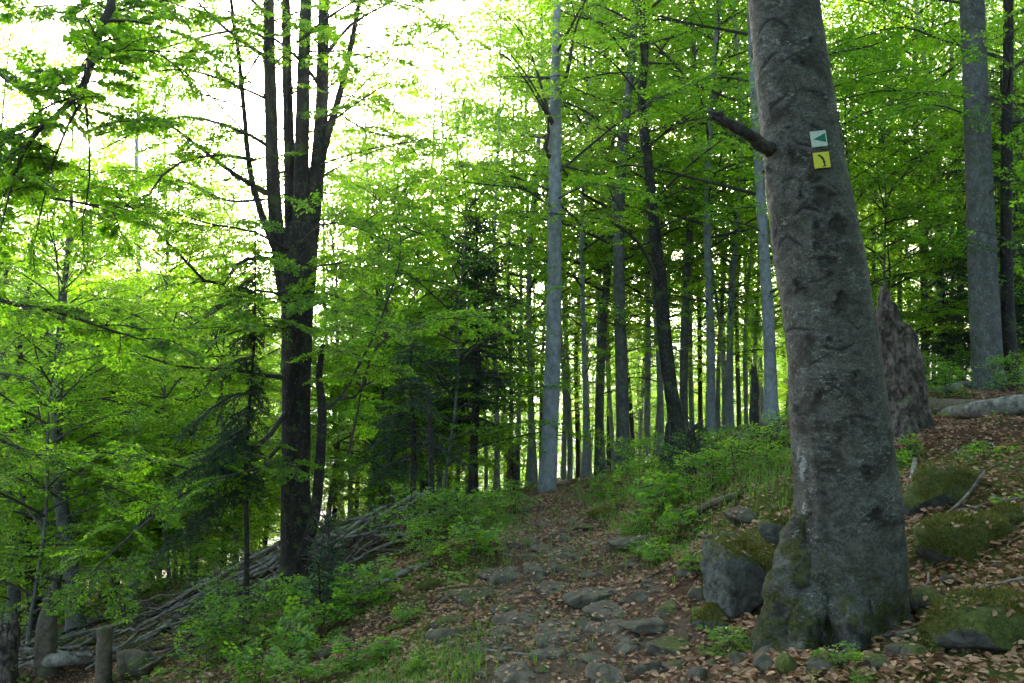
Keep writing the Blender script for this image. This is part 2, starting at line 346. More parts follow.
def make_spray(seed, leaf=.06, spacing=.09, lstep=.042, wide=.42):
    r = np.random.default_rng(seed); pos = []; dr = []; nm = []; tw = []
    x = .12; side = 1; axis_pts = [(0, 0, 0)]
    def yat(t): return .04 * math.sin(t * 5 + seed)
    def zat(t): return .10 * t - .22 * t * t
    for t in (.25, .5, .75, 1): axis_pts.append((t, yat(t), zat(t)))
    tw.append((np.array(axis_pts), .006, .0015))
    while x < 1.0:
        l = wide * (math.sin(math.pi * min(1, .18 + x * .75)) ** .8) * r.uniform(.65, 1.1); a = R(r.uniform(38, 62)) * side
        o = np.array([x, yat(x), zat(x)]); d = np.array([math.cos(a), math.sin(a), r.uniform(-.18, .10)])
        tw.append((np.array([o, o + d * l * .5 + [0, 0, .01], o + d * l - [0, 0, .04 * l]]), .003, .001))
        s = lstep * .8; ls = 1
        while s < l:
            p = o + d * s + np.array([0, 0, -.05 * s * s / max(l, .1) + r.normal(0, .008)]); la = a + ls * R(r.uniform(30, 65))
            pos.append(p); dr.append((math.cos(la), math.sin(la), r.normal(-.25, .35))); nm.append((r.normal(0, .55), r.normal(0, .55), 1)); s += lstep * r.uniform(.75, 1.3); ls = -ls
        pos.append(o + d * l); dr.append(d); nm.append((r.normal(0, .3), r.normal(0, .3), 1))
        x += spacing * r.uniform(.7, 1.3) / 2 * 1.1; side = -side
    pos.append(np.array(axis_pts[-1], float)); dr.append((1, 0, -.3)); nm.append((0, .1, 1))
    k = len(pos); return dict(p=np.array(pos), d=unit(np.array(dr, float)), n=unit(np.array(nm)), s=leaf * r.uniform(.65, 1.15, k), tw=tw)
SPR = {'near': [make_spray(i, .056, .10, .040) for i in range(8)],
       'bush': [make_spray(80 + i, .085, .30, .15, .5) for i in range(6)],
       'mid': [make_spray(20 + i, .078, .12, .058) for i in range(6)],
       'far': [make_spray(40 + i, .125, .22, .11) for i in range(6)],
       'top': [make_spray(60 + i, .17, .34, .17) for i in range(5)]}
def frame(d, roll=0.0):
    x = unit(d); z = np.array([0, 0, 1.]); y = unit(np.cross(z, x)); z = np.cross(x, y)
    y2 = y * math.cos(roll) + z * math.sin(roll); z2 = np.cross(x, y2); return np.stack([x, y2, z2])
class Foliage:
    def __init__(s, rng): s.r = rng; s.mb = MB(); s.P = []; s.D = []; s.Nn = []; s.S = []
    def spray(s, o, d, scale, kind, twigs=1):
        t = SPR[kind][s.r.integers(len(SPR[kind]))]; Fm = frame(unit(np.asarray(d) + [0, 0, s.r.normal(-.05, .16)]), s.r.normal(0, .42)); fl = 1 if s.r.random() < .5 else -1
        Fm = Fm * np.array([[1], [fl], [1]])
        s.P.append(o + (t['p'] * scale) @ Fm); s.D.append(t['d'] @ Fm); s.Nn.append(t['n'] @ Fm)
        s.S.append(t['s'] * (.7 + .3 * scale) * (1 if s.r.random() < .9 else .8))
        for k, (pl, r0, r1) in enumerate(t['tw']):
            if k and (twigs < 2): break
            if twigs: tube(s.mb, o + (pl * scale) @ Fm, np.linspace(r0, r1, len(pl)), 3, 0, cap=False)
    def branch(s, pl, r0, r1, kind='mid', t0=.25, step=.45, sc=.9, sides=5, sub=.0, twigs=1, dens=1.0, wood=True, spread=(30, 75)):
        n = max(5, int(np.linalg.norm(np.diff(pl, axis=0), axis=1).sum() / .25)); q = smooth_line(pl, n)
        L = np.linalg.norm(np.diff(q, axis=0), axis=1).sum()
        if wood: tube(s.mb, q, np.linspace(r0, r1, n) , sides, 0, cap=False)
        k = max(2, int(L * (1 - t0) / step * dens)); side = 1 if s.r.random() < .5 else -1
        for j in range(k + 1):
            f = t0 + (1 - t0) * (j / k) ; i = min(n - 2, int(f * (n - 1))); o = q[i] + (q[i+1] - q[i]) * (f * (n - 1) - i); tg = unit(q[i+1] - q[i])
            if j == k: s.spray(q[-1], tg, sc * s.r.uniform(.7, 1.0), kind, twigs); continue
            a = R(s.r.uniform(*spread)) * side; side = -side
            h = np.array([tg[0] * math.cos(a) - tg[1] * math.sin(a), tg[0] * math.sin(a) + tg[1] * math.cos(a), tg[2] * .5 + s.r.normal(.02, .12)])
            if abs(tg[2]) > .85:
                az = s.r.uniform(0, 2 * math.pi); h = np.array([math.cos(az), math.sin(az), .15])
            h = unit(h)
            if sub > 0 and s.r.random() < .8:
                l2 = sub * (1.15 - f) * s.r.uniform(.6, 1.2); l2 = max(l2, .35)
                pl2 = np.array([o, o + h * l2 * .5 + [0, 0, .04 * l2], o + h * l2 + np.array([0, 0, -.03 * l2])])
                s.branch(pl2, max(.006, (r0 + (r1 - r0) * f) * .5), .004, kind, .2, step * .9, sc * .85, 4, 0, twigs, dens)
            else: s.spray(o, h, sc * s.r.uniform(.6, 1.05) * (1.1 - .4 * f), kind, twigs)
    def mesh(s, name, mats, fine=False, wid=.6):
        if s.P:
            p, d, n, z = map(np.concatenate, (s.P, s.D, s.Nn, s.S)); v, q = leaf_quads(p, d, n, z, wid, fine); s.mb.add(v, q, m=1)
        return s.mb.mesh(name, mats)
def wander(seed, H, amp):
    r = np.random.default_rng(seed); a = r.uniform(0, 6.3, 4)
    def f(h):
        h = np.asarray(h, float); s = h / H
        return np.stack([amp * (np.sin(s * 5 + a[0]) - math.sin(a[0]) + .4 * np.sin(s * 13 + a[1]) - .4 * math.sin(a[1])),
                         amp * (np.sin(s * 4 + a[2]) - math.sin(a[2]) + .4 * np.sin(s * 11 + a[3]) - .4 * math.sin(a[3])), h], -1)
    return f
def tree_crown(seed, H, hb, kind, nb, Lmax, amp=.12, step=.5, sub=1.0, sc=.9, coarse=13, low=0, r0=.035, twigs=1):
    r = np.random.default_rng(seed); w = wander(seed, H, amp); fo = Foliage(r); az = r.uniform(0, 6.3)
    for i in range(nb + low):
        lowb = i >= nb
        h = hb + (H * .98 - hb) * ((i + r.uniform(0, .8)) / nb) ** 1.05 if not lowb else r.uniform(hb * .45, hb)
        az += 2.4 + r.normal(0, .25); s = (h - hb) / (H - hb)
        L = (Lmax * (1 - .75 * max(0, s) ** 1.6) * r.uniform(.65, 1.1)) if not lowb else r.uniform(.6, 1.5)
        el = R(18 + 38 * max(0, s) + r.normal(0, 7)); o = w(h); hd = np.array([math.cos(az), math.sin(az), 0])
        p = [o, o + hd * L * .35 * math.cos(el) + np.array([0, 0, L * .35 * math.sin(el)]),
             o + hd * L * .72 * math.cos(el * .8) + np.array([0, 0, L * .72 * math.sin(el * .8)]) + r.normal(0, .06 * L, 3),
             o + hd * L * math.cos(el * .6) + np.array([0, 0, L * math.sin(el * .6)]) + r.normal(0, .05 * L, 3)]
        kd = 'top' if h > coarse else kind
        big = 1.0 if h <= coarse else 1.5
        fo.branch(p, r0 * (L / Lmax) ** .8 * (1 - .4 * max(0, s)) + .006, .006, kd, .28, step * big, sc * big, 5 if kind != 'far' else 4, sub if not lowb else 0, twigs if h <= coarse else 0)
    return fo.mesh('crown', ['twig', 'leaf'])
def trunk_mesh(f, H, r0, taper=.75, sides=12, flare=.5, matname='bark_mid', rings=26, rough=.08, seed=0, name='trunk'):
    h = np.concatenate([[-.35, 0, .1, .25, .5, .9], np.linspace(1.5, H, rings)]); s = np.clip(h / H, 0, 1)
    r = r0 * (1 - taper * s) * (1 + flare * np.exp(-np.maximum(h, 0) / .28)); r[-1] *= .4
    mb = MB(); tube(mb, f(h), r, sides, 0, True, rough, seed)
    return mb.mesh(name, [matname])

# ------------------------------------------------------------------ setting: ground, path, hills, haze
X, Yg = np.meshgrid(GX, GY); nx, ny = len(GX), len(GY)
mb = MB(); i = np.arange(ny - 1)[:, None] * nx + np.arange(nx - 1)[None]
mb.add(np.stack([X, Yg, GZ], -1), np.stack([i, i + 1, i + nx + 1, i + nx], -1).reshape(-1, 4))
me = mb.mesh('ground', ['ground'])
pc, pw = path_c(Yg); p3 = np.stack([X, Yg, 0 * X], -1)
def blob(x, y, cx, cy, r): return np.exp(-((x - cx) ** 2 + (y - cy) ** 2) / r ** 2)
moss = .35 + .5 * fbm(p3 * .7 + 3, 3)
for px, py, r_ in [(1000,640,.9),(960,560,.9),(985,520,1.0),(720,515,1.2),(760,500,.9),(430,655,.7),(400,640,.6),(250,655,.8),(190,660,1.0),(900,600,.5),(480,560,.8),(380,575,.7)]:
    g_ = G(px, py); moss = moss + .7 * blob(X, Yg, g_[0], g_[1], r_)
moss = moss * (1 - .9 * (np.abs(X - pc) < pw * 1.1))
attr(me, 'moss', np.clip(moss, 0, 1.4).ravel())
tag(link('ground', me), kind='structure')
ys = np.arange(-8, 24, .11); us = np.linspace(-1, 1, 15)
pcx, pww = path_c(ys); ww_l = pww * (1 + .28 * fbm(np.stack([ys * 1.6, ys * 0 + 3, ys * 0], -1), 3)); ww_r = pww * (1 + .28 * fbm(np.stack([ys * 1.6, ys * 0 + 9, ys * 0], -1), 3))
XX = pcx[:, None] + np.where(us[None] < 0, us[None] * ww_l[:, None], us[None] * ww_r[:, None]); YY = np.repeat(ys[:, None], 15, 1)
edge = 1 - np.abs(us[None]) ** 6
mb = MB(); i = np.arange(len(ys) - 1)[:, None] * 15 + np.arange(14)[None]
mb.add(np.stack([XX, YY, gz(XX, YY) + .014 * edge - .008], -1), np.stack([i, i + 1, i + 16, i + 15], -1).reshape(-1, 4))
tag(link('footpath', mb.mesh('footpath', ['path'])), kind='structure')
def hill_mat():
    m, nt, o = mat('wooded hillside'); v = coords(nt)
    c = ramp(nt, noise(nt, .05, 6, .7, v), [(.35, (.025,.05,.02)), (.65, (.06,.10,.03))]); finish(nt, o, c, .9, noise(nt, .12, 5, .8, v), 4, 1); return m
M['hill'] = hill_mat()
hx = np.linspace(-1500, 600, 90); hy = np.linspace(0, 1, 14)
HX, HY = np.meshgrid(hx, hy)
top = 165 + 50 * fbm(np.stack([HX / 260, HX * 0, HX * 0], -1), 4) - 60 * sstep(-200, 500, HX)
mb = MB(); i = np.arange(13)[:, None] * 90 + np.arange(89)[None]
mb.add(np.stack([HX, 900 + HY * 420, -42 + (top + 42) * HY ** .8 + 10 * fbm(np.stack([HX / 70, HY * 9, HX * 0], -1), 3)], -1), np.stack([i, i + 1, i + 91, i + 90], -1).reshape(-1, 4))
tag(link('hill', mb.mesh('hill', ['hill'])), kind='structure')
if HAZE:
    b = bpy.data.meshes.new('haze'); x0, x1, y0, y1, z0, z1 = -1700, 1700, -400, 1500, -60, 260
    b.from_pydata([(x, y, z) for x in (x0, x1) for y in (y0, y1) for z in (z0, z1)], [], [(0,1,3,2),(4,6,7,5),(0,4,5,1),(2,3,7,6),(0,2,6,4),(1,5,7,3)])
    m, nt, o = mat('valley air'); pv = N(nt, 'ShaderNodeVolumePrincipled'); pv.inputs['Density'].default_value = .0006
    pv.inputs['Color'].default_value = (.9, .95, 1, 1); pv.inputs['Anisotropy'].default_value = .8
    nt.links.new(pv.outputs[0], o.inputs['Volume']); b.materials.append(m); tag(link('haze', b), kind='stuff')

# ------------------------------------------------------------------ forest trees
VAR = {}
def variant(kind, i):
    k = (kind, i)
    if k in VAR: return VAR[k]
    s = hash((kind == 'a', kind == 'b', kind == 'c', i)) % 1000 if False else {'tall': 100, 'far': 200, 'under': 300, 'thin': 400, 'sparse': 600, 'shrub': 500}[kind] + i
    if kind == 'tall': d = (s, 19, tree_crown(s, 19, 4.4, 'mid', 44, 3.6, .16, .42, 1.2, .95, 12, 6), .16)
    if kind == 'sparse': d = (s, 19, tree_crown(s, 19, 6.0, 'mid', 20, 3.0, .20, .5, 1.0, .95, 12, 5), .20)
    if kind == 'far': d = (s, 17, tree_crown(s, 17, 2.4, 'far', 52, 3.6, .18, .52, 1.3, 1.15, 12, 4), .18)
    if kind == 'under': d = (s, 7.5, tree_crown(s, 7.5, .9, 'mid', 36, 2.5, .12, .36, .8, .85, 99, 2, .02), .12)
    if kind == 'thin': d = (s, 13, tree_crown(s, 13, 2.5, 'mid', 26, 1.7, .12, .55, .5, .75, 99, 3, .02), .12)
    if kind == 'shrub': d = (s, 1.7, tree_crown(s, 1.7, .12, 'bush', 20, .85, .03, .24, .25, .42, 99, 0, .008), .03)
    VAR[k] = d; return d
trees = []                                          # (object, px at mid height, description) for the labels
PAL, MID, DRK = 'bark_pale', 'bark_mid', 'bark_dark'
def forest_tree(pb, pt, w, Y, kind, vi, barkm, tr=.0, name='beech_tree'):
    s, H, crown, amp = variant(kind, vi); rr = np.random.default_rng(int(pb * 7 + Y * 31))
    xb = (pb - 512) / F * Y; base = np.array([xb, Y, float(gz(xb, Y))])
    top = P(pt, 0, Y); dx = (top[0] - xb) / (top[2] - base[2])
    root = empty(name, base, (rr.normal(0, .012), math.atan(dx), 0)); sc_ = rr.uniform(.92, 1.1)
    r0 = max(.03, w * Y / F / 2 * .98)
    hold = rr.uniform(0, 6.28)
    f0 = wander(s, H, amp); c_, s_ = math.cos(hold), math.sin(hold)
    def f(h):
        q = f0(h); return np.stack([q[:, 0] * c_ - q[:, 1] * s_, q[:, 0] * s_ + q[:, 1] * c_, q[:, 2]], -1)
    link('trunk', trunk_mesh(f, H, r0, .8, 14 if Y < 25 else 8, .6, barkm, 26, .11, pb), root)
    link('crown', crown, root, rot=(0, 0, hold))
    trees.append([root, pb, Y, w, barkm, kind]); return root

spec = [ # px foot, px at the top edge, width, distance, crown, variant, bark
 (518,521,5,26,'tall',1,PAL),(531,531,7,23,'tall',2,PAL),(541,545,4,30,'tall',0,MID),(569,570,6,27,'tall',1,PAL),(577,578,5,30,'tall',2,DRK),
 (584,600,6,21,'tall',0,PAL),(599,598,10,23,'tall',1,MID),(608,606,5,29,'tall',2,DRK),(622,619,14,19,'tall',2,MID),(632,634,5,31,'tall',0,DRK),(646,642,7,24,'tall',0,PAL),
 (660,656,7,23,'tall',1,PAL),(668,671,6,26,'tall',2,PAL),(684,683,9,21,'tall',0,MID),(700,694,5,27,'tall',1,DRK),(710,709,9,19.5,'tall',2,PAL),
 (717,722,5,25,'tall',0,PAL),(729,727,8,21.5,'tall',1,PAL),(738,735,5,27,'tall',2,MID),(743,748,4,30,'tall',0,PAL),(770,760,13,17,'tall',1,PAL),
 (857,852,4,30,'far',1,MID),(877,870,5,26,'tall',2,MID),(886,880,5,30,'far',2,DRK),(902,895,6,25,'tall',0,MID),(925,917,8,22,'tall',1,MID),
 (942,931,8,21,'tall',2,PAL),(959,955,7,24,'tall',0,MID),(1012,992,13,15,'tall',1,DRK),(1035,1030,9,19,'tall',2,MID),
 (385,384,3,36,'sparse',1,MID),(420,418,3,40,'sparse',2,MID),(465,463,3,36,'sparse',0,MID),(190,194,4,31,'sparse',2,MID),(240,243,3,37,'sparse',0,MID),(340,337,3,38,'sparse',2,MID),(40,44,4,38,'tall',1,MID),(98,100,4,42,'tall',2,DRK),(140,138,4,37,'tall',0,MID),(8,5,5,35,'tall',2,MID),(222,226,4,41,'tall',1,MID),(355,352,3,44,'tall',0,MID),(498,496,4,38,'tall',2,MID),(412,410,3,46,'far',2,MID),(15,12,6,26,'tall',0,MID),(70,72,7,29,'tall',1,MID),(112,110,5,33,'tall',2,DRK),(165,170,5,27,'tall',1,MID),(205,207,5,34,'far',0,MID),(-20,-25,7,24,'tall',2,MID),(180,183,4,40,'far',1,DRK),(562,566,5,25,'sparse',2,PAL),(591,590,4,28,'sparse',0,PAL),(614,612,5,27,'sparse',1,PAL),(639,640,4,33,'sparse',2,PAL),(653,650,5,29,'sparse',0,PAL),(677,676,4,30,'sparse',1,PAL),(692,690,6,26,'sparse',2,PAL),(723,720,5,30,'sparse',1,PAL),(733,731,4,33,'sparse',0,MID),(752,748,5,29,'sparse',2,PAL),(760,756,4,34,'sparse',1,PAL),(525,526,4,32,'sparse',0,PAL),(536,535,5,28,'sparse',1,PAL),(867,862,5,28,'sparse',0,PAL),(911,906,5,29,'sparse',1,PAL),(950,944,5,28,'sparse',2,MID),(892,888,4,33,'sparse',0,PAL),(918,912,4,27,'sparse',1,PAL),(934,927,4,31,'sparse',2,PAL),(949,941,5,25,'sparse',0,MID),(872,866,4,31,'sparse',2,PAL),(1003,996,5,24,'sparse',1,PAL),(605,604,4,24,'sparse',0,PAL),(655,652,4,33,'sparse',1,PAL),(704,702,4,32,'sparse',0,PAL),(722,718,4,24,'sparse',2,PAL),(748,744,4,25,'sparse',0,PAL),
 (330,326,5,19,'under',1,MID),(392,388,5,22,'under',2,PAL),(425,430,5,23,'thin',1,MID),(385,380,6,30,'far',1,MID),(345,348,6,33,'far',0,PAL),(448,446,5,34,'far',2,MID),
 (440,438,6,24,'thin',0,PAL),(404,400,5,25,'thin',1,MID),(458,455,4,27,'thin',2,MID),(497,496,6,22,'thin',0,PAL),(486,478,4,27,'thin',1,PAL),(508,505,5,25,'thin',2,MID),
 (370,372,7,25,'thin',1,PAL),(352,350,5,27,'thin',2,PAL),(358,364,5,31,'thin',0,DRK),(335,330,5,24,'thin',1,DRK),
 (228,222,5,26,'under',0,MID),(237,236,5,30,'under',1,MID),(268,270,5,27,'under',2,DRK),
 (141,156,9,19.5,'thin',2,PAL),(85,82,17,15,'under',1,MID),(45,40,13,17.5,'under',2,DRK),(20,16,13,17,'under',0,MID),(62,60,9,20,'under',1,MID),(122,118,8,21,'under',2,DRK),(30,34,7,24,'under',0,DRK),
]
for t in spec: forest_tree(*t)
# trees further back, filling the forest
rf = np.random.default_rng(5)
for k in range(120):
    for _ in range(50):
        Y = rf.uniform(29, 78); px = rf.uniform(-60, 1100)
        if 318 < px < 500 and Y < 48: continue
        if 500 < px < 820 and rf.random() < .62: continue
        if px > 860 and rf.random() < .55: continue
        if all(abs((px - t[1]) / F * Y) + abs(Y - t[2]) * .5 > 1.4 for t in trees): break
    left = px < 500
    kd = 'tall' if px > 500 and Y < 44 else 'far' if not left or Y > 46 else ('under' if rf.random() < .6 else 'thin')
    forest_tree(px, px + rf.normal(-2, 6), rf.uniform(.18, .34) * F / Y, Y, kd, int(rf.integers(3)), [PAL, MID, MID, DRK][rf.integers(4)])
# understorey between the trunks
for k in range(51):
    Y = rf.uniform(16, 36) if k < 44 else rf.uniform(13, 26); px = rf.uniform(-30, 1060) if k < 44 else rf.uniform(-60, 240)
    if 470 < px < 820: continue
    forest_tree(px, px + rf.normal(0, 10), rf.uniform(.06, .10) * F / Y, Y, 'under', int(rf.integers(3)), MID, name='young_beech')

# the wood beside and behind the viewpoint: unseen trees added to block skylight
for k, (x_, y_, kd) in enumerate([(-3.4,-3.5,'tall'),(3.8,-4.2,'tall'),(.6,-8.5,'tall'),(-7.5,-7,'tall'),(7.8,-8,'tall'),(6.2,.8,'tall'),(9.5,5.2,'tall'),(-8.8,.5,'tall'),(13,10,'tall'),(12,0,'tall'),(-13,4,'under'),
                                  (-2.5,-14,'far'),(4.5,-15,'far'),(-11,-14,'far'),(12,-14,'far'),(18,4,'far'),(-17,-5,'far'),(8.6,9.4,'under'),(2.9,-1.8,'under'),(4.6,.6,'under'),(6.6,4.2,'under'),(6.0,-2.5,'under')]):
    s, H, crown, amp = variant(kd, k % 3); f0 = wander(s, H, amp); rt = empty('beech_tree', (x_, y_, float(gz(x_, y_))))
    link('trunk', trunk_mesh(f0, H, .16, .8, 10, .35, MID, 22, .07, k), rt); link('crown', crown, rt)
    side = 'right' if x_ > 0 else 'left'; tag(rt, 'unseen beech of the wood around the viewpoint, added to block skylight', 'tree', 'unseen beeches added around the viewpoint')

for k in range(46):
    Y = rf.uniform(50, 90) if k < 30 else rf.uniform(36, 52); px = rf.uniform(485, 860) if k < 38 else rf.uniform(330, 480)
    forest_tree(px, px + rf.normal(0, 4), rf.uniform(.08, .14) * F / Y, Y, 'under', int(rf.integers(3)), MID, name='young_beech')

# ------------------------------------------------------------------ hand placed trees
def trunk_px(pts, name, matname, root, sides=14, n=40, rough=.08, seed=0, cap=True):
    """pts: (px, py, width in px, Y); a tapered trunk through these places, in the frame of its root"""
    c = np.array([P(a, b, Y) for a, b, w, Y in pts]); r = np.array([w * Y / F / 2 for a, b, w, Y in pts])
    q = smooth_line(c, n); rr = smooth_line(np.stack([r, r, r], 1), n)[:, 0]
    mb = MB(); tube(mb, q - np.array(root.location), rr, sides, 0, cap, rough, seed)
    return link(name, mb.mesh(name, [matname]), root)
def loc3(pts): return np.array([P(*p) for p in pts])

# old forked beech left of the path
root = empty('beech_tree', G(296, 598, 9)); O = np.array(root.location); OY = O[1]
tag(root, 'large dark beech left of the path whose trunk forks into several upright stems', 'tree')
Yb = OY
trunk_px([(297,640,44,Yb),(297,600,38,Yb),(296,560,31,Yb),(296,480,28,Yb),(296,400,28,Yb),(297,330,31,Yb),(298,280,36,Yb),(299,245,36,Yb),(299,225,30,Yb)], 'trunk', DRK, root, 18, 44, .10, 3)
stems = [[(288,300,20,Yb),(278,240,16,Yb-.1),(273,180,14,Yb-.2),(271,110,13,Yb-.3),(269,40,12,Yb-.3),(268,-90,10,Yb-.4),(262,-330,5,Yb-.5)],
 [(295,290,16,Yb),(291,220,13,Yb+.1),(289,140,11,Yb+.2),(287,70,10,Yb+.2),(286,0,9,Yb+.3),(284,-150,7,Yb+.3),(290,-300,3,Yb+.3)],
 [(300,290,20,Yb),(301,210,17,Yb),(302,140,15,Yb),(304,60,13,Yb),(306,0,12,Yb),(309,-140,9,Yb),(304,-340,4,Yb)],
 [(305,290,20,Yb),(312,220,17,Yb+.1),(319,150,15,Yb+.1),(322,100,13,Yb+.1),(323,40,12,Yb+.2),(325,-20,10,Yb+.2),(335,-250,5,Yb+.3)],
 [(320,165,9,Yb+.1),(329,130,8,Yb+.1),(338,100,7,Yb+.1),(348,60,6,Yb),(356,20,5,Yb),(364,-30,4,Yb),(385,-150,2,Yb)],
 [(284,270,9,Yb-.1),(262,215,7,Yb-.3),(250,170,6,Yb-.4),(244,110,5,Yb-.5),(238,50,4,Yb-.6),(225,-40,3,Yb-.8)],
 [(300,560,12,Yb-.25),(314,520,11,Yb-.3),(320,460,10,Yb-.3),(322,410,9,Yb-.3),(319,375,7,Yb-.3),(323,345,5,Yb-.3)]]
for i_, s_ in enumerate(stems): trunk_px(s_, 'stem', DRK, root, 10, 30, .08, i_)
fo = Foliage(np.random.default_rng(11))
def B(pts, r0, r1, kind='near', t0=.2, step=.3, sc=.62, sub=.55, twigs=2, fo_=None, O_=None, dens=1.0, **k):
    f_ = fo_ or fo; o_ = O if O_ is None else O_
    f_.branch(loc3(pts) - o_, r0, r1, kind, t0, step, sc, 6, sub, twigs, dens, **k)
Y_ = Yb
limbs = [([(290,262,Y_),(262,258,Y_-.2),(240,262,Y_-.5),(215,287,Y_-.9),(170,245,Y_-1.4),(130,206,Y_-1.9),(95,183,Y_-2.3)],.035),
 ([(272,196,Y_-.2),(240,178,Y_-.4),(205,152,Y_-.8),(160,118,Y_-1.2),(120,108,Y_-1.5)],.04),
 ([(272,150,Y_-.2),(250,135,Y_-.5),(200,118,Y_-.9),(160,122,Y_-1.3),(100,150,Y_-1.8)],.028),
 ([(255,160,Y_-.4),(215,155,Y_-.9),(170,168,Y_-1.3),(135,205,Y_-1.7),(60,200,Y_-2.2)],.025),
 ([(296,378,Y_),(270,376,Y_-.3),(235,370,Y_-.8),(190,368,Y_-1.3),(150,358,Y_-1.8),(118,346,Y_-2.2)],.035),
 ([(294,400,Y_),(265,440,Y_-.4),(225,465,Y_-.9),(175,500,Y_-1.5),(120,545,Y_-2.1),(85,580,Y_-2.5)],.038),
 ([(292,430,Y_),(255,470,Y_-.2),(200,470,Y_-.6),(140,458,Y_-1.0),(90,452,Y_-1.5),(40,460,Y_-2)],.028),
 ([(322,410,Y_-.3),(338,400,Y_-.4),(352,378,Y_-.4),(372,340,Y_-.4),(388,300,Y_-.4),(401,255,Y_-.4),(398,220,Y_-.3)],.026),
 ([(338,400,Y_-.4),(362,392,Y_-.5),(372,352,Y_-.6),(400,330,Y_-.8),(440,318,Y_-1),(478,322,Y_-1.2)],.02),
 ([(348,455,Y_-.4),(356,420,Y_-.4),(366,370,Y_-.5),(385,330,Y_-.6)],.016),
 ([(323,60,Y_+.2),(345,30,Y_),(375,10,Y_-.2),(420,-10,Y_-.4)],.03),
 ([(322,90,Y_+.1),(300,60,Y_-.4),(262,30,Y_-.8),(225,10,Y_-1.1),(170,5,Y_-1.6)],.025),
 ([(271,60,Y_-.3),(240,40,Y_-.7),(210,15,Y_-1.1),(180,-20,Y_-1.4)],.03),
 ([(319,130,Y_),(345,112,Y_-.3),(368,95,Y_-.6),(392,82,Y_-.9)],.018),
 ([(300,245,Y_-.2),(320,225,Y_-.6),(350,225,Y_-1.0),(385,240,Y_-1.3)],.02),
 ([(292,300,Y_),(262,290,Y_-.6),(235,300,Y_-1.1),(205,318,Y_-1.5)],.02),
 ([(296,330,Y_-.2),(275,318,Y_-.7),(248,322,Y_-1.2)],.015),
 ([(270,20,Y_-.3),(240,-10,Y_-.8),(190,-20,Y_-1.3),(140,0,Y_-1.8),(100,30,Y_-2.2)],.025),
 ([(270,40,Y_-.3),(240,30,Y_-.2),(190,40,Y_+.1),(140,55,Y_+.4),(90,60,Y_+.8)],.025),
 ([(262,200,Y_-.3),(225,200,Y_+.2),(180,180,Y_+.6),(120,170,Y_+1),(70,180,Y_+1.4)],.022),
 ([(325,20,Y_),(360,0,Y_+.3),(410,5,Y_+.6),(450,25,Y_+.9)],.02),
 ([(335,110,Y_),(365,130,Y_+.4),(400,140,Y_+.8),(430,165,Y_+1.1)],.014),
 ([(298,312,Y_-.1),(302,300,Y_-.8),(330,306,Y_-1.3),(372,316,Y_-1.7)],.018),
 ([(294,340,Y_-.1),(286,330,Y_-.8),(260,326,Y_-1.4),(225,335,Y_-1.9)],.018),
 ([(297,290,Y_-.1),(306,270,Y_-.9),(345,262,Y_-1.4)],.016),
 ([(269,100,Y_-.3),(235,85,Y_-.9),(190,70,Y_-1.5),(150,72,Y_-1.9)],.02),
 ([(288,250,Y_-.2),(255,232,Y_-.8),(215,225,Y_-1.4),(180,215,Y_-1.8)],.02),
 ([(300,470,Y_-.2),(280,460,Y_-.8),(250,470,Y_-1.2),(215,480,Y_-1.6)],.016)]
for k_, (pl, r_) in enumerate(limbs): B(pl, r_, .006)
# foliage of the upper stems
rr_ = np.random.default_rng(12)
for s_ in stems[:6]:
    c = loc3([(a, b, y) for a, b, w, y in s_]) - O; q = smooth_line(c, 24)
    for j in range(6, 24, 2):
        az = rr_.uniform(0, 6.28); L = rr_.uniform(.9, 2.2); hd = np.array([math.cos(az), math.sin(az), .35])
        high = proj(q[j] + O)[1] < -60
        fo.branch(np.array([q[j], q[j] + hd * L * .5, q[j] + hd * L + [0, 0, -.1 * L]]), .014, .005, 'far' if high else 'near', .35, .5 if high else .38, 1.0 if high else .6, 5, 0, 0 if high else 1)
link('crown', fo.mesh('crown', ['twig', 'leaf'], fine=True), root)

# a second beech, its trunk just outside the left edge, with boughs hanging into the view
xt, yt = -6.3, 7.2; root = empty('beech_tree', (xt, yt, float(gz(xt, yt)))); O = np.array(root.location)
tag(root, 'beech at the left edge whose dark boughs hang down across the top left corner', 'tree')
f_ = wander(77, 16, .15); link('trunk', trunk_mesh(f_, 16, .24, .8, 14, .4, DRK), root)
fo = Foliage(np.random.default_rng(21)); T = lambda h: tuple(f_(np.array([h]))[0] + O)
def B3(start, pts, r0, **k):
    pl = np.vstack([[start], loc3(pts)]) - O; fo.branch(pl, r0, .005, 'near', k.pop('t0', .35), k.pop('step', .34), k.pop('sc', .46), 6, k.pop('sub', .4), 2, 1.0, **k)
B3(T(5.2), [(60,-120,6.6),(112,-20,6.2),(100,30,6.1),(84,84,6.0),(62,110,5.9),(35,135,5.8),(18,165,5.8),(4,215,5.8)], .045)
B3(P(84,84,6.0), [(82,100,6.0),(68,125,6),(52,165,6),(40,215,6)], .014)
B3(P(84,84,6.0), [(88,130,6.1),(90,170,6.2),(86,205,6.2)], .010)
B3(T(4.6), [(-60,30,6.8),(0,75,6.5),(40,92,6.4),(68,78,6.3),(110,52,6.4),(180,52,6.5)], .03)
B3(T(5.6), [(20,-60,6.8),(90,-10,7),(70,20,7.2),(120,10,7.4),(190,-5,7.6)], .03)
B3(T(4.2), [(-50,150,7.2),(0,186,7),(40,196,7.2),(90,205,7.5),(130,218,7.8)], .028)
B3(T(3.4), [(-60,260,7),(0,300,7.0),(50,310,7.2),(110,330,7.5),(160,345,7.8)], .028)
B3(T(2.2), [(-60,420,7.4),(0,440,7.6),(70,470,7.9),(140,500,8.2)], .022)
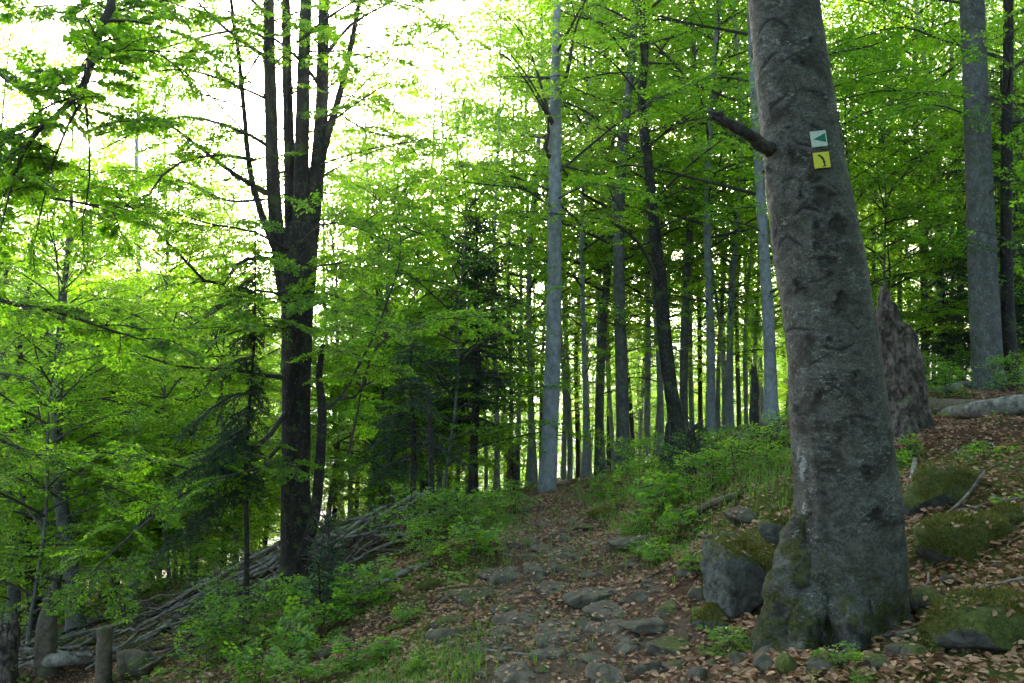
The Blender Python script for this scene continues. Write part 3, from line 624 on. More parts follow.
for h in np.arange(4, 15.5, .6):
    az = rr_.uniform(0, 6.28); L = rr_.uniform(1.5, 3.2); o_ = np.array(T(h)) - O; hd = np.array([math.cos(az), math.sin(az), .3])
    if h < 7 and hd[0] > 0 and hd[1] > -.5: continue
    fo.branch(np.array([o_, o_ + hd * L * .5, o_ + hd * L]), .03, .006, 'far', .3, .5, 1.0, 5, .9, 0)
link('crown', fo.mesh('crown', ['twig', 'leaf'], fine=True), root)

# tall straight pale beech at the head of the path, forked above
def hero_tall(pts, label, barkm, limbs_, seed, crown_from=6.0, H=18, nbr=26, kind='mid', cat='tree', extra=None):
    g0 = G(pts[0][0], pts[0][1]); Y0 = g0[1]
    pts = [(a, b, w, Y0 + (k[0] if k else 0)) for a, b, w, *k in pts]
    base = np.array([P(pts[0][0], pts[0][1], Y0)[0], Y0, g0[2]]); root_ = empty('beech_tree', base)
    tag(root_, label, cat)
    pts = [(pts[0][0], pts[0][1] + 25, pts[0][2] * 1.15, Y0)] + pts
    trunk_px(pts, 'trunk', barkm, root_, 16, 50, .06, seed)
    fo_ = Foliage(np.random.default_rng(seed)); c = loc3([(a, b, y) for a, b, w, y in pts]) - base; q = smooth_line(c, 60)
    r_ = np.random.default_rng(seed + 1); az = r_.uniform(0, 6)
    for j in range(nbr):
        h = crown_from + (q[-1][2] - crown_from) * (j + r_.uniform(0, .9)) / nbr; k = np.argmin(abs(q[:, 2] - h)); az += 2.4
        L = r_.uniform(1.4, 3.4) * (1 - .5 * (h / q[-1][2]) ** 2); hd = np.array([math.cos(az), math.sin(az), r_.uniform(.15, .6)])
        kd = kind if h < 11 else 'far'
        fo_.branch(np.array([q[k], q[k] + hd * L * .5, q[k] + hd * L * np.array([1, 1, .75])]), .03, .006, kd, .3, .45, .85, 5, .9, 1 if h < 11 else 0)
    for pl, r0 in limbs_:
        fo_.branch(loc3([(a, b, Y0 + d) for a, b, d in pl]) - base, r0, .006, kind, .3, .34, .75, 6, .7, 1)
    link('crown', fo_.mesh('crown', ['twig', 'leaf']), root_)
    if extra: extra(root_, Y0)
    return root_
pale = hero_tall([(547,491,19),(549,450,17),(552,380,16),(554,300,15),(555,200,13),(555,110,12),(555,85,10),(557,0,7),(560,-150,5),(562,-420,2)],
 'straight pale grey beech standing at the head of the path, its trunk lit bluish', PAL,
 [([(554,160,0),(546,150,-.1),(549,120,-.1),(541,85,-.2),(533,60,-.3),(520,30,-.6),(500,10,-1)], .05), ([(556,100,0),(568,70,-.2),(575,30,-.4),(590,-10,-.8)], .05),
  ([(555,130,0),(535,95,-.5),(510,60,-1.2),(480,45,-2)], .03), ([(555,210,0),(525,190,-.6),(490,185,-1.4),(450,180,-2.2)],.02),
  ([(555,200,0),(590,185,-.8),(630,190,-1.6)],.02)], 31, 5.2)
dark = hero_tall([(682,448,17),(677,425,15),(671,390,14),(664,330,14),(659,270,13),(655,235,12),(650,180,10),(644,130,10),(642,90,9),(645,50,8),(641,0,8),(638,-120,6),(640,-380,2)],
 'dark curved beech right of the path bowing to the left, one bough arching left', DRK,
 [([(660,285,0),(650,262,-.2),(636,240,-.4),(618,226,-.7),(600,218,-1.0),(560,214,-1.5),(505,210,-2)], .045), ([(632,236,-.4),(618,205,-.5),(609,190,-.6),(605,175,-.6)], .02),
  ([(646,150,0),(680,120,-.6),(720,100,-1.2)],.025), ([(643,100,0),(610,60,-.8),(570,40,-1.6)],.025), ([(655,230,0),(690,215,-.8),(730,210,-1.4)],.022)], 32, 4.6)
rightb = hero_tall([(990,392,38),(988,370,30),(984,300,28),(980,200,26),(976,100,24),(972,0,23),(968,-150,20),(960,-500,8)],
 'thick smooth grey beech near the right edge, rising behind the fallen logs', MID,
 [([(972,118,0),(950,108,-.2),(925,104,-.4),(900,110,-.5)], .016), ([(975,90,0),(1000,105,-.5),(1030,125,-1)], .025),([(980,200,0),(1010,180,-.6),(1050,190,-1)], .02)], 33, 6.5)
trees += [[pale, 550, 17, 0, 0, 'L'], [dark, 672, 14, 0, 0, 'L'], [rightb, 987, 12, 0, 0, 'L']]

# ------------------------------------------------------------------ the marked beech in the foreground
YB = 4.65
base = np.array([P(850, 618, YB)[0], YB, float(gz(P(850, 618, YB)[0], YB))])
hero = empty('beech_tree', base); O = base
tag(hero, 'thick leaning beech in the foreground carrying two small trail markers on its scarred bark', 'tree')
prof = [(850,690,112),(850,640,106),(851,600,102),(851,560,98),(849,500,97),(843,450,95),(838,400,92),(831,340,90),(824,290,88),(816,240,86),(808,190,82),(800,140,78),(793,80,74),(787,30,71),(782,-20,69),(772,-140,64),(755,-400,54),(745,-800,40),(750,-1500,14)]
c = loc3([(a, b, YB) for a, b, w in prof]) - O; rr = np.array([w * YB / F / 2 for a, b, w in prof])
low = c[:, 2] < 4.6
q1 = smooth_line(c, 900); rd = smooth_line(np.stack([rr] * 3, 1), 900)[:, 0]
zc = np.concatenate([np.arange(c[0, 2], 3.6, .011), np.arange(3.6, c[-1, 2], .25)])
cl = np.stack([np.interp(zc, q1[:, 2], q1[:, k]) for k in range(3)], 1); rl = np.interp(zc, q1[:, 2], rd)
S = 230; ang = np.linspace(0, 2 * math.pi, S, endpoint=False)
A2, Z2 = np.meshgrid(ang, zc); ca, sa = np.cos(A2), np.sin(A2)
p3 = np.stack([ca * .27, sa * .27, Z2], -1)
disp = .014 * fbm(p3 * 3.0, 4) + .004 * fbm(p3 * 16 + 3, 4)
scar = np.zeros_like(A2); paleA = np.zeros_like(A2)
# root buttresses: angle, spread, reach
for a0, wd, am, hh in [(R(205), .24, .34, .20), (R(218), .12, .10, .55), (R(262), .18, .10, .16), (R(305), .16, .08, .14), (R(335), .22, .12, .16), (R(20), .35, .14, .3), (R(95), .4, .16, .35), (R(150), .3, .14, .35), (R(238), .12, .09, .24)]:
    da = np.angle(np.exp(1j * (A2 - a0))); disp += am * np.exp(-(da / wd) ** 2) * np.exp(-np.maximum(0, Z2 + .02) / hh)
disp += .07 * fbm(p3 * 6 + 9, 4) * np.exp(-np.maximum(0, Z2) / .5)
def ang_of(px, py):                                  # surface angle facing the camera at a pixel of the trunk
    z = P(px, py, YB - .2)[2] - O[2]; k = np.argmin(abs(zc - z)); cx = cl[k, 0] + O[0]; x = P(px, py, YB - .17)[0]
    view = math.atan2(-YB, -cx)
    s_ = np.clip((x - cx) / rl[k], -.97, .97); return R(270) + math.asin(s_) , z
# old branch collars: dark brows arching over the trunk
for px, py, wa, sag, th in [(780,52,.85,.10,.012),(800,95,.9,.07,.010),(772,18,.6,.08,.009),(812,150,.5,-.03,.010),(790,238,.45,.09,.014),(778,230,.3,.07,.012),(815,285,.5,-.05,.010),
                            (806,212,.35,.04,.012),(800,330,.55,.04,.009),(836,355,.4,-.04,.010),(850,420,.5,.04,.008),(815,452,.5,.02,.008),(830,465,.3,.02,.010),(792,180,.3,.03,.009)]:
    a0, z0 = ang_of(px, py); da = np.angle(np.exp(1j * (A2 - a0))); line = z0 + .02 - sag * (np.abs(da) / wa) ** 1.6 + .012 * vnoise(p3 * 14)
    m_ = np.exp(-((Z2 - line) / th) ** 2) * (np.abs(da) < wa) * sstep(wa, wa * .6, np.abs(da)) * sstep(-.75, .1, fbm(p3 * 8 + px, 3)); scar = np.maximum(scar, m_); disp += -.008 * m_ + .006 * np.exp(-((Z2 - line + .025) / .02) ** 2) * (np.abs(da) < wa)
# dark bark wounds and knots
for px, py, w_, h_ in [(812,178,.16,.03),(822,200,.20,.05),(835,225,.14,.06),(815,240,.12,.05),(800,195,.07,.03),(825,262,.22,.03),(838,300,.12,.05),(800,285,.08,.03),(812,128,.10,.02),(790,150,.04,.045),(846,120,.12,.05),
                       (820,392,.10,.03),(798,410,.06,.02),(850,375,.10,.03),(826,340,.08,.02),(860,470,.08,.02),(815,520,.07,.02),(800,62,.05,.015),(810,38,.05,.015),(775,100,.05,.02),(770,160,.06,.015),(788,125,.04,.012),(870,510,.06,.02)]:
    a0, z0 = ang_of(px, py); da = np.angle(np.exp(1j * (A2 - a0))); d_ = np.sqrt((da / (w_ * 1.25)) ** 2 + ((Z2 - z0) / h_) ** 2) + 1.7 * fbm(p3 * np.array([14, 14, 26]) + py, 4)
    m_ = sstep(1.1, .6, d_); scar = np.maximum(scar, m_ * .6); disp += .010 * np.exp(-((d_ - 1.15) / .25) ** 2) - .008 * m_
r2 = np.random.default_rng(8)
for k in range(420):                                 # small lens-shaped cracks
    a0, z0 = r2.uniform(0, 6.28), r2.uniform(-.2, 3.5); da = np.angle(np.exp(1j * (A2 - a0))); w_, h_ = r2.uniform(.02, .14) * r2.random() + .02, r2.uniform(.002, .008)
    m_ = sstep(1.2, .5, np.sqrt((da / w_) ** 2 + ((Z2 - z0 - .01 * np.cos(da * 20)) / h_) ** 2) + .3 * vnoise(p3 * 30)); scar = np.maximum(scar, m_ * .6); disp -= .003 * m_
for px, py, w_, h_ in [(803,465,.20,.10),(812,515,.10,.10)]:
    a0, z0 = ang_of(px, py); da = np.angle(np.exp(1j * (A2 - a0))); paleA = np.maximum(paleA, sstep(1.2, .4, np.sqrt((da / w_) ** 2 + ((Z2 - z0) / h_) ** 2)))
mossA = sstep(.60, .02, Z2 + .22 * fbm(p3 * 4 + 2, 3)) * 1.0
RAD = rl[:, None] + disp
V = np.stack([cl[:, 0][:, None] + ca * RAD, cl[:, 1][:, None] + sa * RAD, np.repeat(cl[:, 2][:, None], S, 1)], -1)
nr = len(zc); kk = np.arange(nr - 1)[:, None] * S; j = np.arange(S)[None]; j2 = (j + 1) % S
mb = MB(); mb.add(V, np.stack([kk + j, kk + j2, kk + S + j2, kk + S + j], -1).reshape(-1, 4))
me = mb.mesh('trunk', ['hero']); attr(me, 'scar', np.clip(scar, 0, 1).ravel()); attr(me, 'moss', mossA.ravel()); attr(me, 'pale', paleA.ravel())
link('trunk', me, hero)
for pts in ([(806,520,34,0),(798,560,44,-.06),(787,600,46,-.12),(774,640,38,-.16),(762,668,22,-.2)],[(812,590,30,-.16),(804,625,34,-.24),(800,660,24,-.32)],[(880,600,34,-.12),(896,622,34,-.1),(915,640,20,-.1)],
            [(848,600,34,-.22),(852,630,34,-.3),(860,655,18,-.38)]):
    c = loc3([(a, b, YB + d) for a, b, w, d in pts]) - O; w_ = np.array([w * YB / F / 2 for a, b, w, d in pts]); q = smooth_line(c, 60); rq = smooth_line(np.stack([w_] * 3, 1), 60)[:, 0]
    mb = MB(); an_ = np.arange(40) / 40 * 2 * math.pi; tg = unit(np.gradient(q, axis=0)); u_ = unit(np.cross(tg, [0, 1., 0])); w2 = np.cross(tg, u_)
    vv = u_[:, None] * np.cos(an_)[None, :, None] + w2[:, None] * np.sin(an_)[None, :, None]
    rr_q = rq[:, None] * (1 + .45 * fbm((q[:, None] + vv * .1) * 9, 4)); vq = q[:, None] + vv * rr_q[..., None]
    kq = np.arange(59)[:, None] * 40; jq = np.arange(40)[None]; jq2 = (jq + 1) % 40; mb.add(vq, np.stack([kq + jq, kq + jq2, kq + 40 + jq2, kq + 40 + jq], -1).reshape(-1, 4))
    me = mb.mesh('root', ['hero']); nv = len(me.vertices); attr(me, 'moss', np.clip(.9 + .5 * fbm(vq.reshape(-1, 3) * 5, 2), 0, 1)); attr(me, 'scar', sstep(.05, .35, fbm(vq.reshape(-1, 3) * 12 + 4, 4)) * .9); attr(me, 'pale', np.zeros(nv)); link('root', me, hero)
# broken branch stub
c = loc3([(772,150,YB-.05),(762,145,YB-.12),(748,134,YB-.2),(733,126,YB-.28),(720,119,YB-.33),(711,114,YB-.36)]) - O
q = smooth_line(c, 26); rad = np.interp(np.linspace(0, 1, 26), [0, .2, .6, .85, 1], [.046, .035, .027, .023, .013]) 
mb = MB(); tube(mb, q, rad, 14, 0, True, .35, 4)
for k, (dx, dz) in enumerate([(-.05, .012), (-.035, -.02), (-.02, .03)]):
    e = q[-2] + np.array([0, (k - 1) * .012, dz * .4]); tube(mb, np.array([e + [.05, 0, 0], e, e + [dx, 0, dz]]), [.014, .010, .002], 5, 0)
me = mb.mesh('broken_branch', ['hero']); n_ = len(me.vertices); attr(me, 'scar', .4 * (fbm(np.concatenate(mb.v) * 25, 3) > .0)); attr(me, 'moss', np.zeros(n_)); attr(me, 'pale', np.zeros(n_))
link('broken_branch', me, hero)
fo = Foliage(np.random.default_rng(41))
for h in np.arange(5.6, 15, .42):
    k = np.argmin(abs(zc - h)); az = rr_.uniform(0, 6.28); L = rr_.uniform(1.8, 4.2) * (1 - .04 * (h - 5)); hd = np.array([math.cos(az), math.sin(az), rr_.uniform(.15, .5)])
    fo.branch(np.array([cl[k], cl[k] + hd * L * .5, cl[k] + hd * L]), .04, .007, 'far', .25, .5, 1.1, 6, 1.2, 0)
link('crown', fo.mesh('crown', ['twig', 'leaf']), hero)
trees.append([hero, 845, 4.6, 0, 0, 'L'])
# the two markers nailed to it
def marker(px, py, wpx, hpx, name, label, plate, tilt):
    a0, z0 = ang_of(px, py); k = np.argmin(abs(zc - z0)); j = int(round((a0 % (2 * math.pi)) / (2 * math.pi) * S)) % S
    ja = slice(j - 8, j + 9); rmax = RAD[k-4:k+5, ja].max(); o_ = np.array([cl[k, 0] + math.cos(a0) * (rmax + .002), cl[k, 1] + math.sin(a0) * (rmax + .002), cl[k, 2]]) + O
    w, h = wpx * YB / F / 2, hpx * YB / F / 2
    lean = math.atan2(cl[k+20, 0] - cl[k-20, 0], cl[k+20, 2] - cl[k-20, 2])
    ob = empty(name, o_, (0, lean + tilt, a0 + R(90))); tag(ob, label, 'trail marker')
    mb = MB(); n = 9; u = np.linspace(-w, w, n)
    def bend(x): return 0.0      # follows the trunk's roundness a little
    vf = [(x, bend(x) - .002, z) for z in (-h, h) for x in u]; vb = [(x, bend(x) + .001, z) for z in (-h, h) for x in u]
    qd = [(i, i+1, n+i+1, n+i) for i in range(n-1)] + [(2*n+i, 3*n+i, 3*n+i+1, 2*n+i+1) for i in range(n-1)]
    qd += [(i, 2*n+i, 2*n+i+1, i+1) for i in range(n-1)] + [(n+i, n+i+1, 3*n+i+1, 3*n+i) for i in range(n-1)] + [(0, n, 3*n, 2*n), (n-1, 3*n-1, 4*n-1, 2*n-1)]
    mb.add(vf + vb, qd); link('plate', mb.mesh('plate', [plate], False), ob)
    for z in (h * .86, -h * .86):
        mb = MB(); tube(mb, np.array([(0, bend(0) - .0015, z), (0, bend(0) - .0042, z)]), [.0022, .0020], 8, 0); link('nail', mb.mesh('nail', ['steel']), ob)
    return ob, w, h, bend
def poly(ob, pts, bend, name, m, d=.0028):
    me = bpy.data.meshes.new(name); n = len(pts)
    v = [(x, bend(x) - d, z) for x, z in pts] + [(x, bend(x) - .0022, z) for x, z in pts]
    me.from_pydata(v, [], [tuple(range(n)), tuple(range(2*n-1, n-1, -1))] + [(i, n+i, n+(i+1) % n, (i+1) % n) for i in range(n)]); me.materials.append(M[m]); link(name, me, ob)
ob, w, h, bd_ = marker(815, 139.5, 16, 15.5, 'trail_marker', 'white square trail marker with a green arrow pointing left, nailed to the bark', 'sign_white', R(-1))
poly(ob, [(w*.86, h*.62), (w*.86, -h*.55), (-w*.72, -h*.02)], bd_, 'arrow', 'sign_green')
ob, w, h, bd_ = marker(818, 161, 16, 15.5, 'trail_marker', 'yellow square trail marker with a small black figure, below the arrow marker', 'sign_yellow', R(1))
fig = [(-.42,.62),(-.30,.72),(-.12,.66),(.02,.52),(.16,.42),(.26,.22),(.34,-.02),(.42,-.28),(.36,-.52),(.34,-.66),(.46,-.74),(.44,-.84),(.06,-.80),(.06,-.74),(.22,-.68),(.20,-.48),(.08,-.28),(.14,-.06),(.0,.10),(-.08,.28),(-.16,.42),(-.28,.50),(-.36,.44)]
poly(ob, [(x * w, z * h) for x, z in fig], bd_, 'figure', 'sign_black')

# ------------------------------------------------------------------ spruces
def spruce_crown(seed, H, hb, Lb, whorls, droop=.35, dens=1.0, asym=None):
    r = np.random.default_rng(seed); mb = MB(); P_, D_, N_, S_ = [], [], [], []
    for i in range(whorls):
        h = hb + (H - hb) * i / whorls; s = i / whorls
        for b in range(5):
            az = r.uniform(0, 6.28); L = Lb * (1 - s) ** .75 * r.uniform(.38, 1.15) + .12
            if asym is not None: L *= .28 + .95 * max(0, math.cos(az - asym))
            t = np.linspace(0, 1, 7); el = R(10 + 30 * s)
            rad = t * L * math.cos(el); z = h + r.uniform(-.1, .1) + t * L * math.sin(el) - droop * L * t ** 1.6 + .10 * L * t ** 4
            pl = np.stack([rad * math.cos(az), rad * math.sin(az), z], 1); tube(mb, pl, np.linspace(.012 + .008 * L, .004, 7), 4, 0, False)
            ns = int(L / .055 * dens); side = 1
            for k in range(ns):
                f = .12 + .88 * k / ns; i0 = min(5, int(f * 6)); o = pl[i0] + (pl[i0+1] - pl[i0]) * (f * 6 - i0); a = az + side * R(r.uniform(45, 70)); side = -side
                l = .40 * L * (1.05 - f) ** .8 * r.uniform(.5, 1.15) + .10
                d = np.array([math.cos(a), math.sin(a), r.uniform(-1.1, .0)]); d = d / np.linalg.norm(d)
                n = max(6, int(l / .0050 * dens)); u = np.linspace(0, 1, n); pos = o + d * (u * l)[:, None] + np.array([0, 0, -.12]) * (u ** 2 * l)[:, None]
                rnd = r.normal(0, 1, (n, 3)); nd = unit(d * .9 + unit(rnd) * .85); P_.append(pos); D_.append(nd); N_.append(unit(np.cross(nd, r.normal(0, 1, (n, 3))))); S_.append(r.uniform(.028, .046, n))
    v, q = leaf_quads(*map(np.concatenate, (P_, D_, N_)), np.concatenate(S_), .34); mb.add(v, q, m=1)
    return mb.mesh('crown', ['twig', 'needle'])
def spruce(px, Y, H, w, crown_me, label, lean=0, rz=0, name='spruce_tree', top=True):
    x = (px - 512) / F * Y; root_ = empty(name, (x, Y, float(gz(x, Y))), (0, lean, 0)); tag(root_, label, 'tree')
    link('trunk', trunk_mesh(wander(px, H, .04), H, w * Y / F / 2, .92, 10, .3, DRK, 20, .1, px), root_); link('crown', crown_me, root_, rot=(0, 0, rz)); return root_
sp1 = spruce_crown(1, 6.0, 1.7, 1.45, 20, .42, 1.0)
spr = spruce(474, 17, 6.0, 10, sp1, 'dark green spruce left of the path head, tallest conifer between the beeches'); trees.append([spr, 474, 17, 0, 0, 'L'])
sp2 = spruce_crown(2, 3.4, 1.0, 1.0, 10, .7, .8)
spruce(413, 14.5, 3.4, 7, sp2, 'lower drooping spruce just left of the tall dark spruce')
spl = spruce_crown(3, 4.6, 1.7, 1.15, 15, 1.1, 1.3, R(190))
s3 = spruce(251, 10.9, 5.4, 6, spl, 'thin spruce with drooping dark boughs standing left of the forked beech'); trees.append([s3, 250, 11, 0, 0, 'L'])
spruce(1012, 17.5, 6.5, 12, spruce_crown(4, 6.5, .6, 2.2, 22, .4), 'dark spruce half hidden behind the thick beech at the right edge')
spruce(945, 19, 3.6, 5, spruce_crown(7, 3.6, .3, 1.4, 14, .35), 'small dark spruce behind the broken snag on the right')
small_sp = spruce_crown(5, 1.0, .1, .28, 12, .1, .6)
spruce(331, 8.6, 1.0, 3, small_sp, 'young spruce sapling in the bushes before the forked beech', name='spruce_sapling')
spruce(690, 11.5, 1.1, 3, spruce_crown(6, .8, .1, .4, 9, .1, .6), 'low spruce sapling among the shrubs right of the path', name='spruce_sapling')

# thin dead and broken trunks
def pole(pts, name, label, cat, m='bark_dark', foot=True, jag=False, group=None, sides=9):
    g_ = G(pts[0][0], pts[0][1]); Y0 = g_[1] if len(pts[0]) < 4 else pts[0][3]
    bx = P(pts[0][0], pts[0][1], Y0)[0]; base_ = np.array([bx, Y0, float(gz(bx, Y0))])
    pp = [(a, b, w, Y0) for a, b, w, *_ in pts]; pp = [(pp[0][0], pp[0][1] + 14, pp[0][2] * 1.25, Y0)] + pp
    c_ = loc3([(a, b, y) for a, b, w, y in pp]) - base_; r_ = np.array([w * y / F / 2 for a, b, w, y in pp]); n = 40
    q_ = smooth_line(c_, n); rr2 = smooth_line(np.stack([r_] * 3, 1), n)[:, 0]; mb = MB(); tube(mb, q_, rr2, sides * 2, 0, not jag, .30 if jag else .12, pts[0][0])
    if jag:
        rj = np.random.default_rng(int(pts[0][0])); e = q_[-1]; r9 = rr2[-1]
        for k in range(9):
            a = k / 9 * 6.28; b_ = e + np.array([math.cos(a), math.sin(a), 0]) * r9 * .7; hh = rj.uniform(.3, 1.5) * r9 * 2
            tube(mb, np.array([b_ - [0, 0, r9 * 1.2], b_, b_ * .9 + e * .1 + [0, 0, hh]]), [r9 * .42, r9 * .36, r9 * .04], 5, 0)
    o_ = link(name, mb.mesh(name, [m]), None, base_); tag(o_, label, cat, group); return o_
pole([(432,520,7),(431,470,6),(430,420,5),(428,388,3)], 'dead_sapling', 'thin bare dead stem in front of the drooping spruce', 'dead tree')
pole([(430,500,12),(428,485,11),(429,478,9)], 'tree_stump', 'short dark stump at the foot of the thin dead stem', 'stump', jag=True)
pole([(755,440,11),(754,410,9),(755,385,8),(754,370,6)], 'tree_stump', 'tall dark broken stub between the trunks left of the marked beech', 'stump', jag=True)
pole([(515,490,10),(514,470,9),(515,455,8)], 'tree_stump', 'brown upright stump left of the straight pale beech', 'stump', 'snag', jag=True)
pole([(104,690,17),(104,660,15),(105,635,14),(105,628,14)], 'tree_stump', 'upright cut stump with a flat top at the bottom left', 'stump', 'moss_wood')
pole([(46,670,26),(47,640,20),(48,615,15),(50,598,11)], 'tree_stump', 'mossy broken tree stump near the bottom left corner', 'stump', 'moss_wood', jag=True)
pole([(5,690,26),(6,650,22),(8,635,20)], 'tree_stump', 'squat broken stump at the left edge', 'stump', 'snag', jag=True)
pole([(672,462,22),(671,450,18),(672,440,16)], 'tree_stump', 'dark rooty stump at the foot of the curved beech', 'stump', jag=True)

# the broken snag on the right
g_ = G(903, 438); YS = g_[1]; base_ = np.array([P(903,438,YS)[0], YS, float(gz(P(903,438,YS)[0], YS))])
pf = [(906,455,66),(905,438,52),(904,420,45),(903,395,42),(901,365,39),(898,345,37),(895,330,33),(893,318,28),(891,306,20)]
zc_ = loc3([(a, b, YS) for a, b, w in pf]) - base_; rad_ = np.array([w * YS / F / 2 for a, b, w in pf]); q = smooth_line(zc_, 130); rd_ = smooth_line(np.stack([rad_] * 3, 1), 130)[:, 0]
an = np.linspace(0, 2 * math.pi, 80, endpoint=False); AA, II = np.meshgrid(an, np.arange(130)); zz = q[:, 2][:, None] + 0 * AA
pp = np.stack([np.cos(AA) * .22, np.sin(AA) * .22, zz * .6], -1)
dsp = .035 * fbm(pp * 9, 4) + .04 * fbm(pp * 3 + 7, 3) + .025 * np.abs(fbm(pp * 20, 3))
for a0 in (R(20), R(150), R(245), R(320)): dsp += .10 * np.exp(-(np.angle(np.exp(1j * (AA - a0))) / .35) ** 2) * np.exp(-np.maximum(0, zz) / .18)
rad2 = rd_[:, None] * (1 + .0) + dsp; jagz = np.where(II > 90, (II - 90) / 39, 0) * (.17 * np.cos(AA - 3.0) + .07 * np.cos(AA * 5 + 1) + .05 * np.cos(AA * 9) + .22 * fbm(pp * np.array([16, 16, 2]), 2))
VV = np.stack([q[:, 0][:, None] + np.cos(AA) * rad2, q[:, 1][:, None] + np.sin(AA) * rad2, zz + jagz], -1)
kk = np.arange(129)[:, None] * 80; j = np.arange(80)[None]; j2 = (j + 1) % 80; mb = MB()
mb.add(np.vstack([VV.reshape(-1, 3), q[-1]]), np.stack([kk + j, kk + j2, kk + 80 + j2, kk + 80 + j], -1).reshape(-1, 4), [(129 * 80 + i, 129 * 80 + (i + 1) % 80, 130 * 80) for i in range(80)])
snag = link('dead_tree', mb.mesh('dead_tree', ['snag']), None, base_); tag(snag, 'tall broken dead trunk with flaking reddish bark behind the marked beech', 'dead tree'); trees.append([snag, 900, 8.4, 0, 0, 'L'])

# ------------------------------------------------------------------ logs and fallen branches
def log(pts, name, label, cat, m='deadwood', group=None, sides=12, rough=.18, seed=0, lift=.0):
    """pts: (px, py, width, lift) lying on the ground under those pixels"""
    c_, r_ = [], []
    for a, b, w, *l in pts:
        g = G(a, b); rr3 = w * g[1] / F / 2; c_.append(g + np.array([0, 0, rr3 * .8 + (l[0] if l else 0)])); r_.append(rr3)
    c_ = np.array(c_); o_ = c_.mean(0); n = max(8, len(pts) * 5); q_ = smooth_line(c_ - o_, n); rr3 = smooth_line(np.stack([r_] * 3, 1), n)[:, 0]
    mb = MB(); tube(mb, q_, rr3, sides, 0, True, rough, seed); ob_ = link(name, mb.mesh(name, [m]), None, o_); tag(ob_, label, cat, group); return ob_
log([(935,416,7),(965,418,15),(1005,416,20),(1050,412,22),(1110,410,23)], 'fallen_log', 'thick grey fallen log lying at the right edge beside the dead trunk', 'log', seed=1)
log([(925,412,16),(945,415,18),(975,416,18),(1000,414,14)], 'fallen_log', 'darker fallen log between the dead trunk and the thick grey log', 'log', 'moss_wood', seed=2)
log([(930,380,6),(948,376,8),(968,372,7)], 'fallen_log', 'short pale log lying in the leaves behind the dead trunk', 'log', seed=3)
log([(383,528,8,.15),(340,545,9,.15),(300,562,10,.12),(240,590,10,.1)], 'fallen_log', 'longest pale log on top of the brush pile behind the forked beech', 'log', seed=4)
log([(392,536,6,.12),(350,556,7,.12),(310,572,8,.1),(262,598,8,.1)], 'fallen_log', 'second pale log below the longest one on the brush pile', 'log', seed=5)
log([(388,556,5),(355,578,6),(318,598,7)], 'fallen_log', 'grey log end right of the forked beech trunk, below the pile', 'log', seed=6)
log([(432,566,5),(400,577,6),(372,592,7),(345,600,6)], 'fallen_log', 'bent weathered log on the leaf slope between pile and path', 'log', seed=7)
log([(-10,672,13),(40,668,14),(95,662,12),(120,657,8)], 'fallen_log', 'pale log lying across the bottom left corner', 'log', seed=8)
log([(-10,655,8),(40,645,9),(85,628,8),(120,618,5)], 'fallen_log', 'dark log slanting up behind the mossy broken stump', 'log', 'moss_wood', seed=9)
log([(120,680,30),(132,676,28),(146,676,24)], 'fallen_log', 'short thick rotten log chunk beside the flat topped stump', 'log', 'moss_wood', seed=10)
log([(200,606,7),(178,622,8),(152,640,7)], 'fallen_log', 'pale leaning log at the left end of the brush pile', 'log', seed=11)
log([(318,662,9),(338,652,8),(352,642,5)], 'fallen_branch', 'yellow mossy branch on the slope left of the path', 'branch', 'moss_wood', seed=12)
log([(893,505,3),(930,508,4),(965,512,4),(990,506,4),(1030,498,3)], 'fallen_branch', 'long bare branch lying below the rock mound on the right', 'branch', seed=13)
log([(948,515,3),(965,508,3,.05),(985,492,2,.12)], 'fallen_branch', 'thin branch leaning up against the rock mound', 'branch', seed=14)
log([(872,640,3),(890,638,4),(915,632,3)], 'fallen_branch', 'short pale stick right of the foot of the marked beech', 'branch', seed=15)
log([(862,668,3),(868,655,3),(872,642,3)], 'fallen_branch', 'short brown stick upright in the litter at the bottom right', 'branch', seed=16)
log([(908,492,5),(913,478,6),(915,462,5)], 'fallen_branch', 'split piece of wood beside the marked beech trunk', 'branch', seed=17)
log([(436,606,5,-.02),(456,597,8,-.01),(474,594,7,-.01),(496,592,5,-.02),(520,596,3,-.03)], 'exposed_root', 'exposed root crossing the left edge of the path', 'root', 'moss_wood', seed=18)
log([(688,520,6),(712,510,7,.03),(740,500,7,.03)], 'exposed_root', 'mossy root along the bank above the path on the right', 'root', 'moss_wood', seed=20)
rs = np.random.default_rng(14)
def stick(px, py, ang, L, r, group, label, tilt=.0, lift=.1):
    g = G(px, py); d = np.array([math.cos(ang), math.sin(ang), 0]); n = 9; t = np.linspace(-.5, .5, n)[:, None]; q_ = d * t * L; q_[:, :2] += rs.normal(0, .02 * L, (n, 2)).cumsum(0) * .5
    zz_ = gz(g[0] + q_[:, 0], g[1] + q_[:, 1]); k_ = np.polyfit(t[:, 0], zz_, 1); q_[:, 2] = np.polyval(k_, t[:, 0]) - g[2] + lift + tilt * t[:, 0] * L + rs.normal(0, .01 * L, n)
    mb = MB(); tube(mb, q_, np.linspace(r, r * .45, n), 6, 0, True, .1, px)
    for f in rs.integers(3, n - 1, rs.integers(0, 3)):
        a2 = ang + rs.choice([-1, 1]) * R(40); l2 = L * rs.uniform(.12, .25); e = q_[f] + np.array([math.cos(a2), math.sin(a2), rs.uniform(-.1, .5)]) * l2
        tube(mb, np.array([q_[f], (q_[f] + e) / 2 + [0, 0, .01], e]), [r * .45, r * .35, r * .12], 5, 0)
    o_ = link('fallen_branch', mb.mesh('fallen_branch', [['deadwood', 'deadwood', 'deadwood', 'moss_wood', 'snag'][rs.integers(5)]]), None, g); tag(o_, label, 'branch', group)
